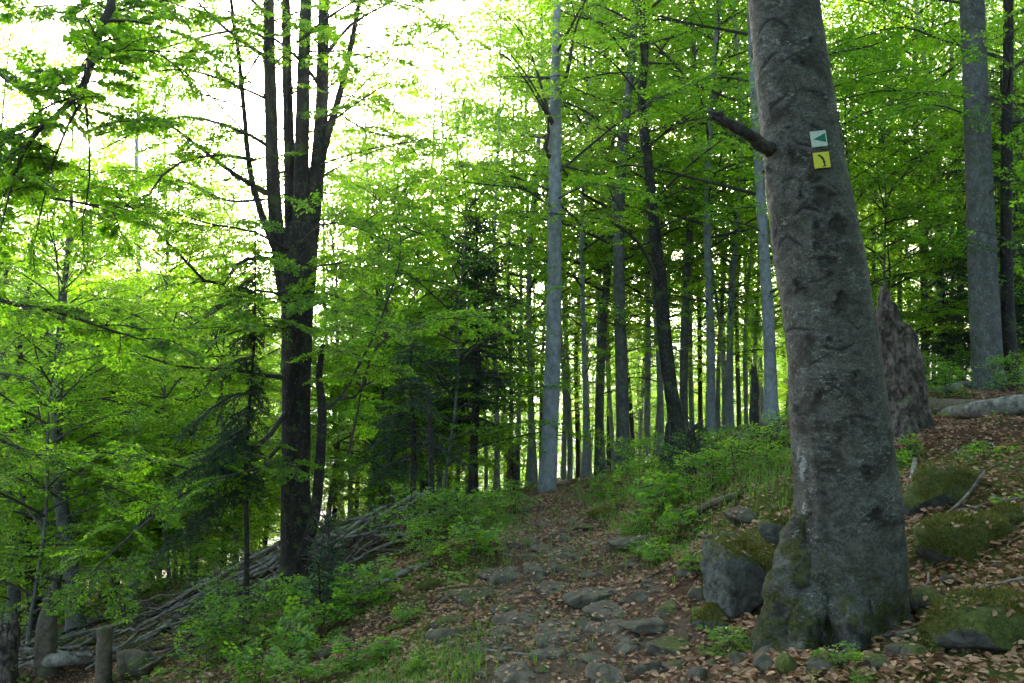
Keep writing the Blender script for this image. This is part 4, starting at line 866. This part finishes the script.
for k in range(62):
    u = rs.random(); px = 395 - u * 215 + rs.normal(0, 8); py = 534 + u * 84 + rs.normal(0, 9)
    stick(px, py, R(rs.normal(206, 34)), rs.uniform(.9, 2.6), rs.uniform(.012, .038), 'branches of the brush pile', 'grey dead branch tangled in the brush pile behind the forked beech', rs.normal(0, .1), rs.uniform(.03, .35))
for k in range(50):
    px = rs.uniform(0, 235); py = rs.uniform(622, 676) - px * .06
    stick(px, py, R(rs.normal(200, 45)), rs.uniform(.7, 2.4), rs.uniform(.012, .035), 'branches littering the lower slope', 'dead branch strewn on the lower slope at the bottom left', rs.normal(0, .12), rs.uniform(.02, .25))
for k, (a, b) in enumerate([(700,662),(655,578),(505,655),(930,585),(880,560),(990,470),(960,455),(640,560),(380,600),(410,610),(350,630),(1000,590),(720,545),(890,520),(560,560),(480,640)]):
    stick(a, b, rs.uniform(0, 6.28), rs.uniform(.25, .7), rs.uniform(.005, .011), 'twigs on the forest floor', 'small dry twig lying in the dead leaves', 0, .015)

# ------------------------------------------------------------------ rocks
import bmesh
def rock_mesh(seed, dims, rough=.28, sub=4, cuts=5, m='rock', box=0, crack=False):
    bm = bmesh.new(); bmesh.ops.create_icosphere(bm, subdivisions=sub, radius=1); v = np.array([x.co[:] for x in bm.verts]); r = np.random.default_rng(seed)
    if box: v = v / (np.sum(np.abs(v) ** box, 1) ** (1 / box))[:, None]
    v = v * (1 + .5 * rough * fbm(v * .9 + seed, 2)[:, None])
    for k in range(cuts):
        n = unit(r.normal(0, 1, 3) * np.array([1, 1, .8])); d = r.uniform(.5, .9) * (1.15 if box else 1); e = v @ n - d; v = np.where(e[:, None] > 0, v - n * e[:, None] * .88, v)
    v = v * (1 + rough * .32 * fbm(v * 2.3 + seed, 4)[:, None] + .035 * fbm(v * 9 + seed, 3)[:, None])
    if crack:
        for a_, b_, c_ in ((.25, .5, .12), (-.35, -.2, .45), (.7, .1, -.3), (0, 1.6, .5)):
            l_ = v[:, 0] + a_ * v[:, 1] + b_ * v[:, 2] - c_ + .12 * fbm(v * 3 + b_ * 9, 4); v = v * (1 - .07 * np.exp(-(l_ / .022) ** 2) + .03 * np.sign(l_) * np.exp(-np.abs(l_) / .3))[:, None]
        v = v * (1 + .03 * fbm(v * 16, 4) + .03 * fbm(v * 6 + 3, 2))[:, None]
    v = v / np.abs(v).max(0) * np.array(dims) * .5
    for x, c in zip(bm.verts, v): x.co = c
    me = bpy.data.meshes.new('stone'); bm.to_mesh(me); bm.free(); me.materials.append(M[m]); me.polygons.foreach_set('use_smooth', np.ones(len(me.polygons), bool)); return me
def rock(px, py, w, h, m, label, name='stone', group=None, seed=None, depth=1.0, sink=.3, rough=.3, sub=4, rz=None, cuts=11, ymin=2, box=0, crack=False):
    g = G(px, py, ymin); W = w * g[1] / F; Hh = h * g[1] / F / (1 - sink) ; seed = seed or int(px * 3 + py)
    me = rock_mesh(seed, (W, W * depth, Hh), rough, sub, cuts, m, box, crack)
    o_ = link(name, me, None, g + np.array([0, W * depth * .3, Hh * (.5 - sink)]), (random.uniform(-.1, .1), random.uniform(-.1, .1), rz if rz is not None else random.uniform(-.4, .4))); tag(o_, label, 'rock', group)
    nv = len(me.vertices); vv = np.empty(nv * 3, np.float32); me.vertices.foreach_get('co', vv); nn_ = np.empty(nv * 3, np.float32); me.vertices.foreach_get('normal', nn_)
    vv = vv.reshape(-1, 3); nn_ = nn_.reshape(-1, 3); a_ = o_.rotation_euler.z; c_, s_ = math.cos(a_), math.sin(a_); rr_t = np.array(o_.rotation_euler.to_matrix())
    k_ = np.where(nn_[:, 2] > .75)[0]; area = W * W * depth; r9 = np.random.default_rng(seed); n9 = min(len(k_), int(area * r9.uniform(40, 260)))
    if m in ('rock_moss', 'rock_gold') and W > .12:
        km = np.where(nn_[:, 2] > (.0 if m == 'rock_moss' else .45))[0]; km = r9.choice(km, min(20000, int(area * 30000)), replace=True)
        MOSSY.append((vv[km] @ rr_t.T + np.array(o_.location) + r9.normal(0, W / 60, (len(km), 3)), nn_[km] @ rr_t.T))
    if n9 and area > .01:
        k_ = r9.choice(k_, n9, replace=False); ON_ROCK.append((vv[k_] @ rr_t.T + np.array(o_.location), nn_[k_] @ rr_t.T))
    return o_
ON_ROCK = []; MOSSY = []
rock(752, 612, 84, 76, 'rock_gold', 'large split grey boulder capped with golden moss, left of the marked beech', 'boulder', seed=14, depth=.75, sink=.12, rough=.26, sub=6, cuts=3, rz=.35, box=9, crack=True)
rock(718, 585, 34, 36, 'rock_some', 'smaller block leaning on the left side of the golden mossed boulder', seed=31, box=4)
rock(778, 545, 34, 26, 'rock_gold', 'mossy rock wedged between the boulder and the marked beech', seed=5, sub=4)
rock(742, 527, 36, 18, 'rock', 'pale flat rock on the bank above the golden mossed boulder', seed=9, sink=.2)
rock(716, 628, 46, 22, 'rock_gold', 'low stone with a yellow moss cap in front of the boulder', seed=11)
rock(948, 507, 98, 40, 'rock_moss', 'dark rock mound with mossy flanks, highest on the right slope', 'boulder', seed=21, depth=.7, sink=.42, sub=5)
rock(985, 552, 112, 34, 'rock_moss', 'long moss covered boulder in the middle of the right slope', 'boulder', seed=22, depth=.8, sub=5, rough=.5, cuts=7, sink=.45)
rock(1008, 648, 128, 44, 'rock_moss', 'big cushion of moss over a boulder in the bottom right corner', 'boulder', seed=23, depth=.9, sub=5, rough=.5, cuts=6, sink=.45)
rock(1018, 528, 40, 26, 'rock_moss', 'mossy rock at the right edge behind the long boulder', seed=24)
rock(930, 612, 50, 20, 'rock_some', 'flat half buried rock right of the foot of the marked beech', seed=25)
for a, b, w, h, m, l in [
 (556,593,36,11,'rock','dark flat stone in the middle of the path, first above the long slab'),(600,603,54,14,'rock','long flat stone across the middle of the path'),(643,603,19,14,'rock','upright small stone at the right side of the path'),
 (520,628,46,12,'rock','broad flat stone at the left side of the path'),(500,636,30,8,'rock','thin stone left of the broad flat one'),(655,634,54,17,'rock','rounded grey stone on the right of the path, wider than tall'),
 (618,621,54,12,'rock','flat slab sunk in the centre of the path'),(670,615,26,10,'rock_some','small stone just behind the rounded grey one'),(674,654,44,12,'rock_some','flat mossy stone at the right border of the path'),
 (610,684,48,20,'rock','rounded stone at the bottom edge of the photo, left one of two'),(653,678,28,20,'rock','egg shaped stone at the bottom edge, right one of two'),(518,684,42,20,'rock','large dull slab at the bottom edge left of the path middle'),
 (505,614,24,9,'rock_some','small stone at the left border of the path'),(541,615,38,9,'rock','flat stone left of the sunken slab'),(604,664,36,7,'rock','thin slab behind the rounded bottom stone'),(538,580,15,13,'rock','small pointed stone in the far part of the path'),
 (510,573,16,8,'rock','small round stone left of the pointed one'),(638,549,46,15,'rock','pale topped flat rock on the right bank of the path'),(609,519,32,12,'rock_moss','dark mossy rock far along the right of the path'),
 (588,530,32,7,'rock_some','long low stone crossing the far path'),(516,545,40,9,'rock_some','grey step stone on the left of the far path'),(552,527,24,4,'rock','thin flat step in the far path'),(565,640,34,7,'rock','dull flat stone left of the rounded grey one'),
 (470,606,30,17,'rock_some','grey rock under the exposed root left of the path'),(446,641,36,14,'rock','angular rock on the left shoulder of the path'),(444,626,30,11,'rock_some','smaller rock above the angular one on the left shoulder'),
 (456,650,24,9,'rock_some','low rock below the angular one'),(430,590,24,9,'rock_moss','mossy rock beside the root on the slope'),(580,560,30,6,'rock','low grey stone in the upper path'),(545,552,26,5,'rock','faint flat stone in the upper path, left of its middle'),
 (767,673,24,15,'rock','pale small rock at the foot of the marked beech roots'),(791,676,26,18,'rock_moss','mossy small rock under the roots of the marked beech'),(822,676,30,19,'rock_some','grey rock at the bottom edge below the marked beech'),
 (869,628,30,11,'rock','flat rock touching the right side of the marked beech'),(903,612,38,18,'rock_moss','dark mossy rock in the shade right of the marked beech'),(739,668,20,14,'rock_some','small rock left of the pale one near the roots'),
 (912,662,40,15,'rock_some','buried rock behind the corner moss cushion'),(742,440,24,9,'rock','distant rock among the shrubs at the forest edge'),(776,437,26,15,'rock_some','distant mossy rock left of the marked beech, at the forest edge'),
 (518,462+36,14,7,'rock_some','small rock at the foot of the straight pale beech'),(340,545,34,16,'rock_moss','mossy rock under the logs right of the forked beech'),(215,640,30,18,'rock_moss','mossy rock in the bushes at the lower left'),
 (700,600,26,12,'rock_some','stone in the leaves left of the golden mossed boulder'),(690,577,18,9,'rock','small stone higher in the leaves left of the boulder'),(845,668,24,12,'rock_some','stone wedged at the bottom right of the marked beech roots'),
 (880,672,30,14,'rock_some','stone under the upright brown stick'),(590,578,18,6,'rock','tiny flat stone beyond the long flat one'),(480,656,26,8,'rock','flat stone in the grass at the left of the path'),(700,682,24,12,'rock','stone at the bottom edge right of the egg shaped one')]:
    on = 430 < a < 700 and b > 515; rock(a, b, w * (1.25 if on else 1), h * (.66 if on else 1), m, l, sub=4, sink=.5 if on else .3, depth=1.15 if on else 1)
rp = np.random.default_rng(17)
for k in range(90):
    py = 520 + 160 * rp.random() ** .8; hw = np.interp(py, [500, 560, 683], [30, 75, 130]); px = np.interp(py, [500, 560, 683], [560, 555, 590]) + rp.uniform(-hw, hw)
    w = rp.uniform(5, 16) * np.interp(py, [500, 683], [.6, 1.3]); rock(px, py, w, w * rp.uniform(.25, .45), ['rock', 'rock', 'rock_some'][rp.integers(3)], 'small stone half buried in the leaves of the path', group='small stones of the path', seed=int(rp.integers(1, 900)), sub=3)
for k in range(34):
    py = 515 + 165 * rp.random(); hw = np.interp(py, [500, 560, 683], [28, 60, 105]); px = np.interp(py, [500, 560, 683], [558, 553, 585]) + rp.uniform(-hw, hw)
    w = rp.uniform(20, 46) * np.interp(py, [500, 683], [.55, 1.2]); rock(px, py, w, w * rp.uniform(.16, .24), ['rock', 'rock_some', 'rock'][rp.integers(3)], 'worn flat stone trodden into the soil of the path', group='worn flat stones of the path', seed=int(rp.integers(1, 900)), sub=4, sink=.62, depth=rp.uniform(1.0, 1.6), rz=rp.uniform(-3, 3))
for k in range(40):
    px, py = rp.uniform(690, 1000), rp.uniform(560, 680)
    if 770 < px < 900 and py < 640: continue
    w = rp.uniform(7, 20); rock(px, py, w, w * .45, ['rock_some', 'rock_moss', 'rock'][rp.integers(3)], 'small stone in the litter of the right slope', group='small stones of the right slope', seed=int(rp.integers(1, 900)), sub=3)

# ------------------------------------------------------------------ leaf litter, grass, undergrowth
def scatter(n, x0, x1, y0, y1, seed, dens=None):
    r = np.random.default_rng(seed); y = y0 + (y1 - y0) * r.random(n) ** 1.35; x = x0 + (x1 - x0) * r.random(n)
    k = np.abs(x / y) < .72; x, y = x[k], y[k]
    if dens is not None: k = r.random(len(x)) < dens(x, y); x, y = x[k], y[k]
    return x, y, gz(x, y), r
def littered(x, y):
    p = np.stack([x, y, 0 * x], -1); c_, w_ = path_c(y); on = np.abs(x - c_) < w_
    d = .62 + .9 * fbm(p * 1.1 + 4, 4); d = np.where(on, d * .55, d); return np.clip(d, .08, 1) * np.where(x < -3.2, .5, 1)
x, y, z, r = scatter(520000, -9, 9, 2.3, 19, 51, littered); n = len(x)
a = r.uniform(0, 6.28, n); d = np.stack([np.cos(a), np.sin(a), r.normal(0, .22, n)], 1); nn = np.stack([r.normal(0, .6, n), r.normal(0, .6, n), np.ones(n)], 1)
v, q = leaf_quads(np.stack([x, y, z + r.uniform(.006, .03, n)], 1), unit(d), unit(nn), r.uniform(.022, .052, n), .6, True)
mb = MB(); mb.add(v, q)
pr, nr_ = np.concatenate([a_ for a_, b_ in ON_ROCK]), np.concatenate([b_ for a_, b_ in ON_ROCK]); n = len(pr); r = np.random.default_rng(3)
a = r.uniform(0, 6.28, n); dd = unit(np.stack([np.cos(a), np.sin(a), 0 * a], 1)); dd = unit(dd - nr_ * np.sum(dd * nr_, 1)[:, None])
v, q = leaf_quads(pr + nr_ * .009 + r.normal(0, .012, (n, 3)) * [1, 1, 0], dd, unit(nr_ + r.normal(0, .22, (n, 3))), r.uniform(.02, .045, n), .6, True); mb.add(v, q)
tag(link('leaf_litter', mb.mesh('leaf_litter', ['dead'], False)), 'brown fallen beech leaves covering path and slopes', 'leaf litter', kind='stuff')
def blades(x, y, z, r, L, w):
    n = len(x); a = r.uniform(0, 6.28, n); ln = r.uniform(.5, 1.1, n) * L; lean = r.uniform(.1, 1.5, n)
    b = np.stack([x, y, z - .01], 1); h = np.stack([np.cos(a), np.sin(a), 0 * a], 1); s = np.stack([-np.sin(a), np.cos(a), 0 * a], 1) * (w / 2)
    up = np.array([0, 0, 1.]); m_ = b + up * (ln * .6)[:, None] + h * (ln * lean * .3)[:, None]; t_ = b + up * (ln * (1 - .45 * lean))[:, None] + h * (ln * lean * .8)[:, None]
    v = np.stack([b - s, b + s, m_ + s * .8, m_ - s * .8, t_ + s * .15, t_ - s * .15], 1).reshape(-1, 3); k = np.arange(n)[:, None] * 6
    return v, np.concatenate([k + np.array([0, 1, 2, 3]), k + np.array([3, 2, 4, 5])])
mb = MB()
for px, py, sx, sy, n, L in [(785,468,.5,.7,700,.22),(760,480,.45,.6,300,.16),(620,545,.35,.7,900,.12),(600,552,.3,.8,700,.10),(460,655,.4,.5,1500,.09),(440,675,.5,.3,1500,.10),(530,560,.25,.6,600,.08),(545,545,.3,.8,600,.08),
                             (500,530,.3,1.2,800,.14),(600,520,.6,2,1500,.16),(480,520,.4,1.6,1500,.2),(490,650,.25,.4,600,.07),(505,600,.3,.4,300,.07),(610,500,.6,2,1500,.18),(350,520,.5,.8,500,.3),(570,495,1.2,1.0,1200,.14)]:
    g_ = G(px, py); r = np.random.default_rng(px + py); x = g_[0] + r.normal(0, sx, n); y = g_[1] + r.normal(0, sy, n); cpx, cpw = path_c(y)
    k = (y > 2.5) & ((np.abs(x - cpx) > cpw * .8) | (r.random(n) < .15)); x, y = x[k], y[k]; mb.add(*blades(x, y, gz(x, y), r, L, .006 + .01 * L))
tag(link('grass', mb.mesh('grass', ['grass'])), 'fresh green grass along the path edges', 'grass', kind='stuff')
pm, nm_ = np.concatenate([a_ for a_, b_ in MOSSY]), np.concatenate([b_ for a_, b_ in MOSSY]); n = len(pm); r = np.random.default_rng(4)
sel = fbm(pm * 4.5, 4) + .25 * nm_[:, 2] > .06; pm, nm_ = pm[sel], nm_[sel]; n = len(pm)
v, q = leaf_quads(pm - nm_ * .004, unit(nm_ * .7 + [0, 0, .3] + r.normal(0, .45, (n, 3))), unit(r.normal(0, 1, (n, 3))), r.uniform(.010, .026, n), .28)
mb = MB(); mb.add(v, q); tag(link('moss', mb.mesh('moss', ['moss_tuft'])), 'olive green moss growing over the boulders', 'moss', kind='stuff')
# low ground cover of seedlings, thick on both banks
def cover(x, y):
    c_, w_ = path_c(y); p = np.stack([x, y, 0 * x], -1); e = np.abs(x - c_) / w_
    d = sstep(-.15, .45, fbm(p * .6 + 8, 3)) * sstep(1.0, 1.5, e)
    right_near = (x > 1.0) & (y < 8.0); d = np.where(right_near, d * .04, d); d = np.where((x > 1.5) & (y > 8) & (x / y > .36), d * .5, d)
    left_near = (x < 0) & (y < 8.5); d = np.where(left_near, d * .5, d); return d * sstep(4, 7, y + .0 * x)
x, y, z, r = scatter(9000, -16, 14, 4.5, 34, 61, cover); mbx = MB(); PP, DD, NN, SS = [], [], [], []
for xi, yi, zi in zip(x, y, z):
    H_ = r.uniform(.06, .26) * (1 + .4 * (yi > 10)); k = int(r.integers(6, 14)); a = r.uniform(0, 6.28, k); hz_ = H_ * r.uniform(.4, 1.0, k); rd3 = r.uniform(.01, .11, k) * (.6 + H_ * 2)
    PP.append(np.stack([xi + np.cos(a) * rd3, yi + np.sin(a) * rd3, zi + hz_], 1)); DD.append(np.stack([np.cos(a), np.sin(a), r.normal(-.15, .25, k)], 1)); NN.append(np.stack([r.normal(0, .3, k), r.normal(0, .3, k), np.ones(k)], 1)); SS.append(r.uniform(.035, .07, k) * (1 + .02 * yi))
v, q = leaf_quads(np.concatenate(PP), unit(np.concatenate(DD)), unit(np.concatenate(NN)), np.concatenate(SS), .6); mbx.add(v, q)
tag(link('ground_cover', mbx.mesh('ground_cover', ['fresh'])), 'low leafy seedlings carpeting the banks of the path', 'ground cover', kind='stuff')

# shrubs (young beeches): each its own plant
def shrub_mesh(seed, H, Lb, nb, leafkind='bush', lm='fresh', sc_=.34):
    r = np.random.default_rng(seed); fo_ = Foliage(r)
    for st in range(3):
        a = r.uniform(0, 6.28); top = np.array([math.cos(a) * .2 * H, math.sin(a) * .2 * H, H * r.uniform(.75, 1)]); pl = smooth_line(np.array([[0, 0, -.03], top * .5 + r.normal(0, .03, 3), top]), 8)
        tube(fo_.mb, pl, np.linspace(.010, .003, 8) * (.5 + H * .5), 4, 0, False)
        for b in range(nb):
            f = .12 + .88 * (b + r.random() * .6) / nb; i0 = min(6, int(f * 7)); o = pl[i0]; az = r.uniform(0, 6.28); L = Lb * (1.15 - .75 * f) * r.uniform(.5, 1.1)
            hd = np.array([math.cos(az), math.sin(az), r.uniform(.0, .35)]); fo_.branch(np.array([o, o + hd * L * .5, o + hd * L]), .004, .002, leafkind, .15, .2, sc_, 3, 0, 1)
    return fo_.mesh('foliage', ['twig', lm])
SH = [shrub_mesh(700 + i, 1.0, .6, 7) for i in range(4)] + [shrub_mesh(710 + i, .45, .28, 4, sc_=.2) for i in range(3)]
def shrub(px, py, hpx, label, kind=None, group=None, name='shrub', cat='shrub', sxy=1.0, ymin=2, seed=None):
    g = G(px, py, ymin); h = hpx * g[1] / F; i_ = int(px + py) % 4 if h > .45 else 4 + int(px + py) % 3; s_ = h / (1.0 if i_ < 4 else .45)
    o_ = link(name, SH[i_], None, g, (0, 0, (px * 7 % 628) / 100), (s_ * sxy, s_ * sxy, s_)); tag(o_, label, cat, group); return o_
for a, b, h, l in [(206,672,80,'tall leafy bush at the bottom left, left end of the thicket'),(240,660,100,'full leafy bush in the middle of the lower left thicket'),(270,640,90,'leafy bush in front of the forked beech trunk'),(225,620,66,'bush behind the lower left thicket, below the brush pile'),
 (292,668,66,'low leafy bush at the foot of the thicket'),(320,640,60,'bush right of the forked beech, beside the young spruce'),(255,690,60,'bush cut by the bottom edge at the lower left'),(352,622,40,'small bush on the slope right of the forked beech'),
 (380,600,40,'small bush between the bent log and the thicket'),(402,545,66,'bright bush beside the brush pile under the drooping spruce'),(385,520,70,'tall thin bush behind the right end of the brush pile'),(440,540,58,'bush at the foot of the thin dead stem'),
 (465,535,50,'leafy bush left of the path below the tall spruce'),(492,528,46,'bush touching the left edge of the path'),(515,514,38,'small bush on the left edge of the path near its head'),(475,560,42,'low bush at the left edge of the path, nearest one'),
 (425,560,44,'bush above the exposed roots left of the path'),(160,600,40,'pale green bush beyond the brush on the lower left'),(195,585,40,'bush behind the left end of the brush pile'),(120,590,40,'far bush between the trunks at the lower left'),(235,560,40,'far bush left of the forked beech'),
 (640,498,44,'bush right of the path head'),(662,515,44,'dense bush on the right bank of the path'),(690,505,56,'tall bush in the middle of the right bank'),(712,492,52,'bush behind the one in the middle of the right bank'),(735,480,50,'bush at the top of the right bank'),
 (650,480,50,'bush under the dark curved beech'),(690,470,44,'far bush below the trunks right of the curved beech'),(720,462,40,'far bush at the forest edge right of the curved beech'),(765,470,50,'bush beside the grass left of the marked beech'),(625,480,46,'slim bush between path head and curved beech'),
 (680,535,32,'low bush hanging over the leaf slope on the right'),(640,535,24,'small low plant cushion right of the path'),(775,452,44,'bush close to the left side of the marked beech, above the grass'),(600,500,24,'low green plant at the right edge of the path head'),
 (950,400,40,'bright leafy bush behind the fallen logs'),(965,385,46,'leafy bush before the thick beech at the right edge'),(940,385,40,'bush between the dead trunk and the thick beech'),(1010,392,44,'thin leafy bush at the right edge behind the logs'),(912,455,20,'small plant at the foot of the dead trunk'),
 (300,610,46,'bush hiding the foot of the forked beech'),(345,600,36,'small bush below the logs right of the forked beech')]:
    shrub(a, b, h * (.78 if a < 330 else 1), l, group='shrubs along the path')
for a, b, h, l in [(730,655,28,'small plant with pale leaves before the marked beech roots'),(770,655,24,'small plant with pale leaves touching the marked beech roots'),(842,672,26,'bright green seedling at the bottom edge below the marked beech'),(860,690,16,'tiny seedling at the bottom edge right of the bright one'),
 (985,462,22,'bright seedling on the leaf covered right slope'),(895,470,18,'small seedling between marked beech and rock mound'),(660,565,22,'low plant on the leaf slope left of the boulder'),(690,572,20,'low plant nearest the left side of the boulder'),(640,560,18,'low plant at the right border of the path'),
 (650,555,16,'tiny plant beside the pale topped rock'),(420,672,20,'low plant at the bottom edge left of the path'),(350,672,30,'leafy plant at the bottom of the left slope'),(385,660,24,'leafy plant on the left slope, right of the mossy branch'),(300,690,34,'leafy plant at the bottom edge below the thicket'),
 (330,600,22,'tiny plant near the log end'),(410,625,20,'tiny plant on the bare leaf slope'),(940,655,12,'tiny plant in the shade of the corner moss cushion')]:
    shrub(a, b, h, l, group='seedlings on the forest floor', name='seedling', cat='seedling', sxy=1.3)

# ------------------------------------------------------------------ labels for the forest trees
LM = [(-999, 'the left edge of the photo'), (250, 'the thin spruce beside the forked beech'), (296, 'the forked beech'), (474, 'the tall dark spruce'), (550, 'the straight pale beech'), (672, 'the dark curved beech'), (845, 'the marked beech'), (900, 'the broken dead trunk'), (987, 'the thick beech at the right edge')]
ordn = lambda n: f"{n}{'th' if 10 <= n % 100 <= 20 else {1: 'st', 2: 'nd', 3: 'rd'}.get(n % 10, 'th')}"
tone = {PAL: 'pale grey', MID: 'grey', DRK: 'dark'}
groups = {}
for t in trees:
    if t[5] == 'L': continue
    far = t[2] >= 29; kind = 'young' if t[0].name.startswith('young') else ('distant' if far else 'near')
    z = [k for k in range(len(LM)) if t[1] >= LM[k][0]][-1]; groups.setdefault((kind, z, tone[t[4]]), []).append(t)
for (kind, z, tn), L_ in groups.items():
    L_.sort(key=lambda t: t[1])
    for i_, t in enumerate(L_):
        what = {'young': 'leafy young beech', 'distant': f'distant {tn} beech', 'near': f'slender {tn} beech'}[kind]
        t[0]['label'] = f"{what}, {ordn(i_ + 1)} such right of {LM[z][1]}".replace('such tree right of the thick beech at the right edge', 'such tree right of the thick right edge beech'); t[0]['category'] = 'tree'
        t[0]['group'] = {'young': 'young beeches under the forest', 'distant': 'beeches in the depth of the forest', 'near': 'beeches of the middle distance'}[kind]
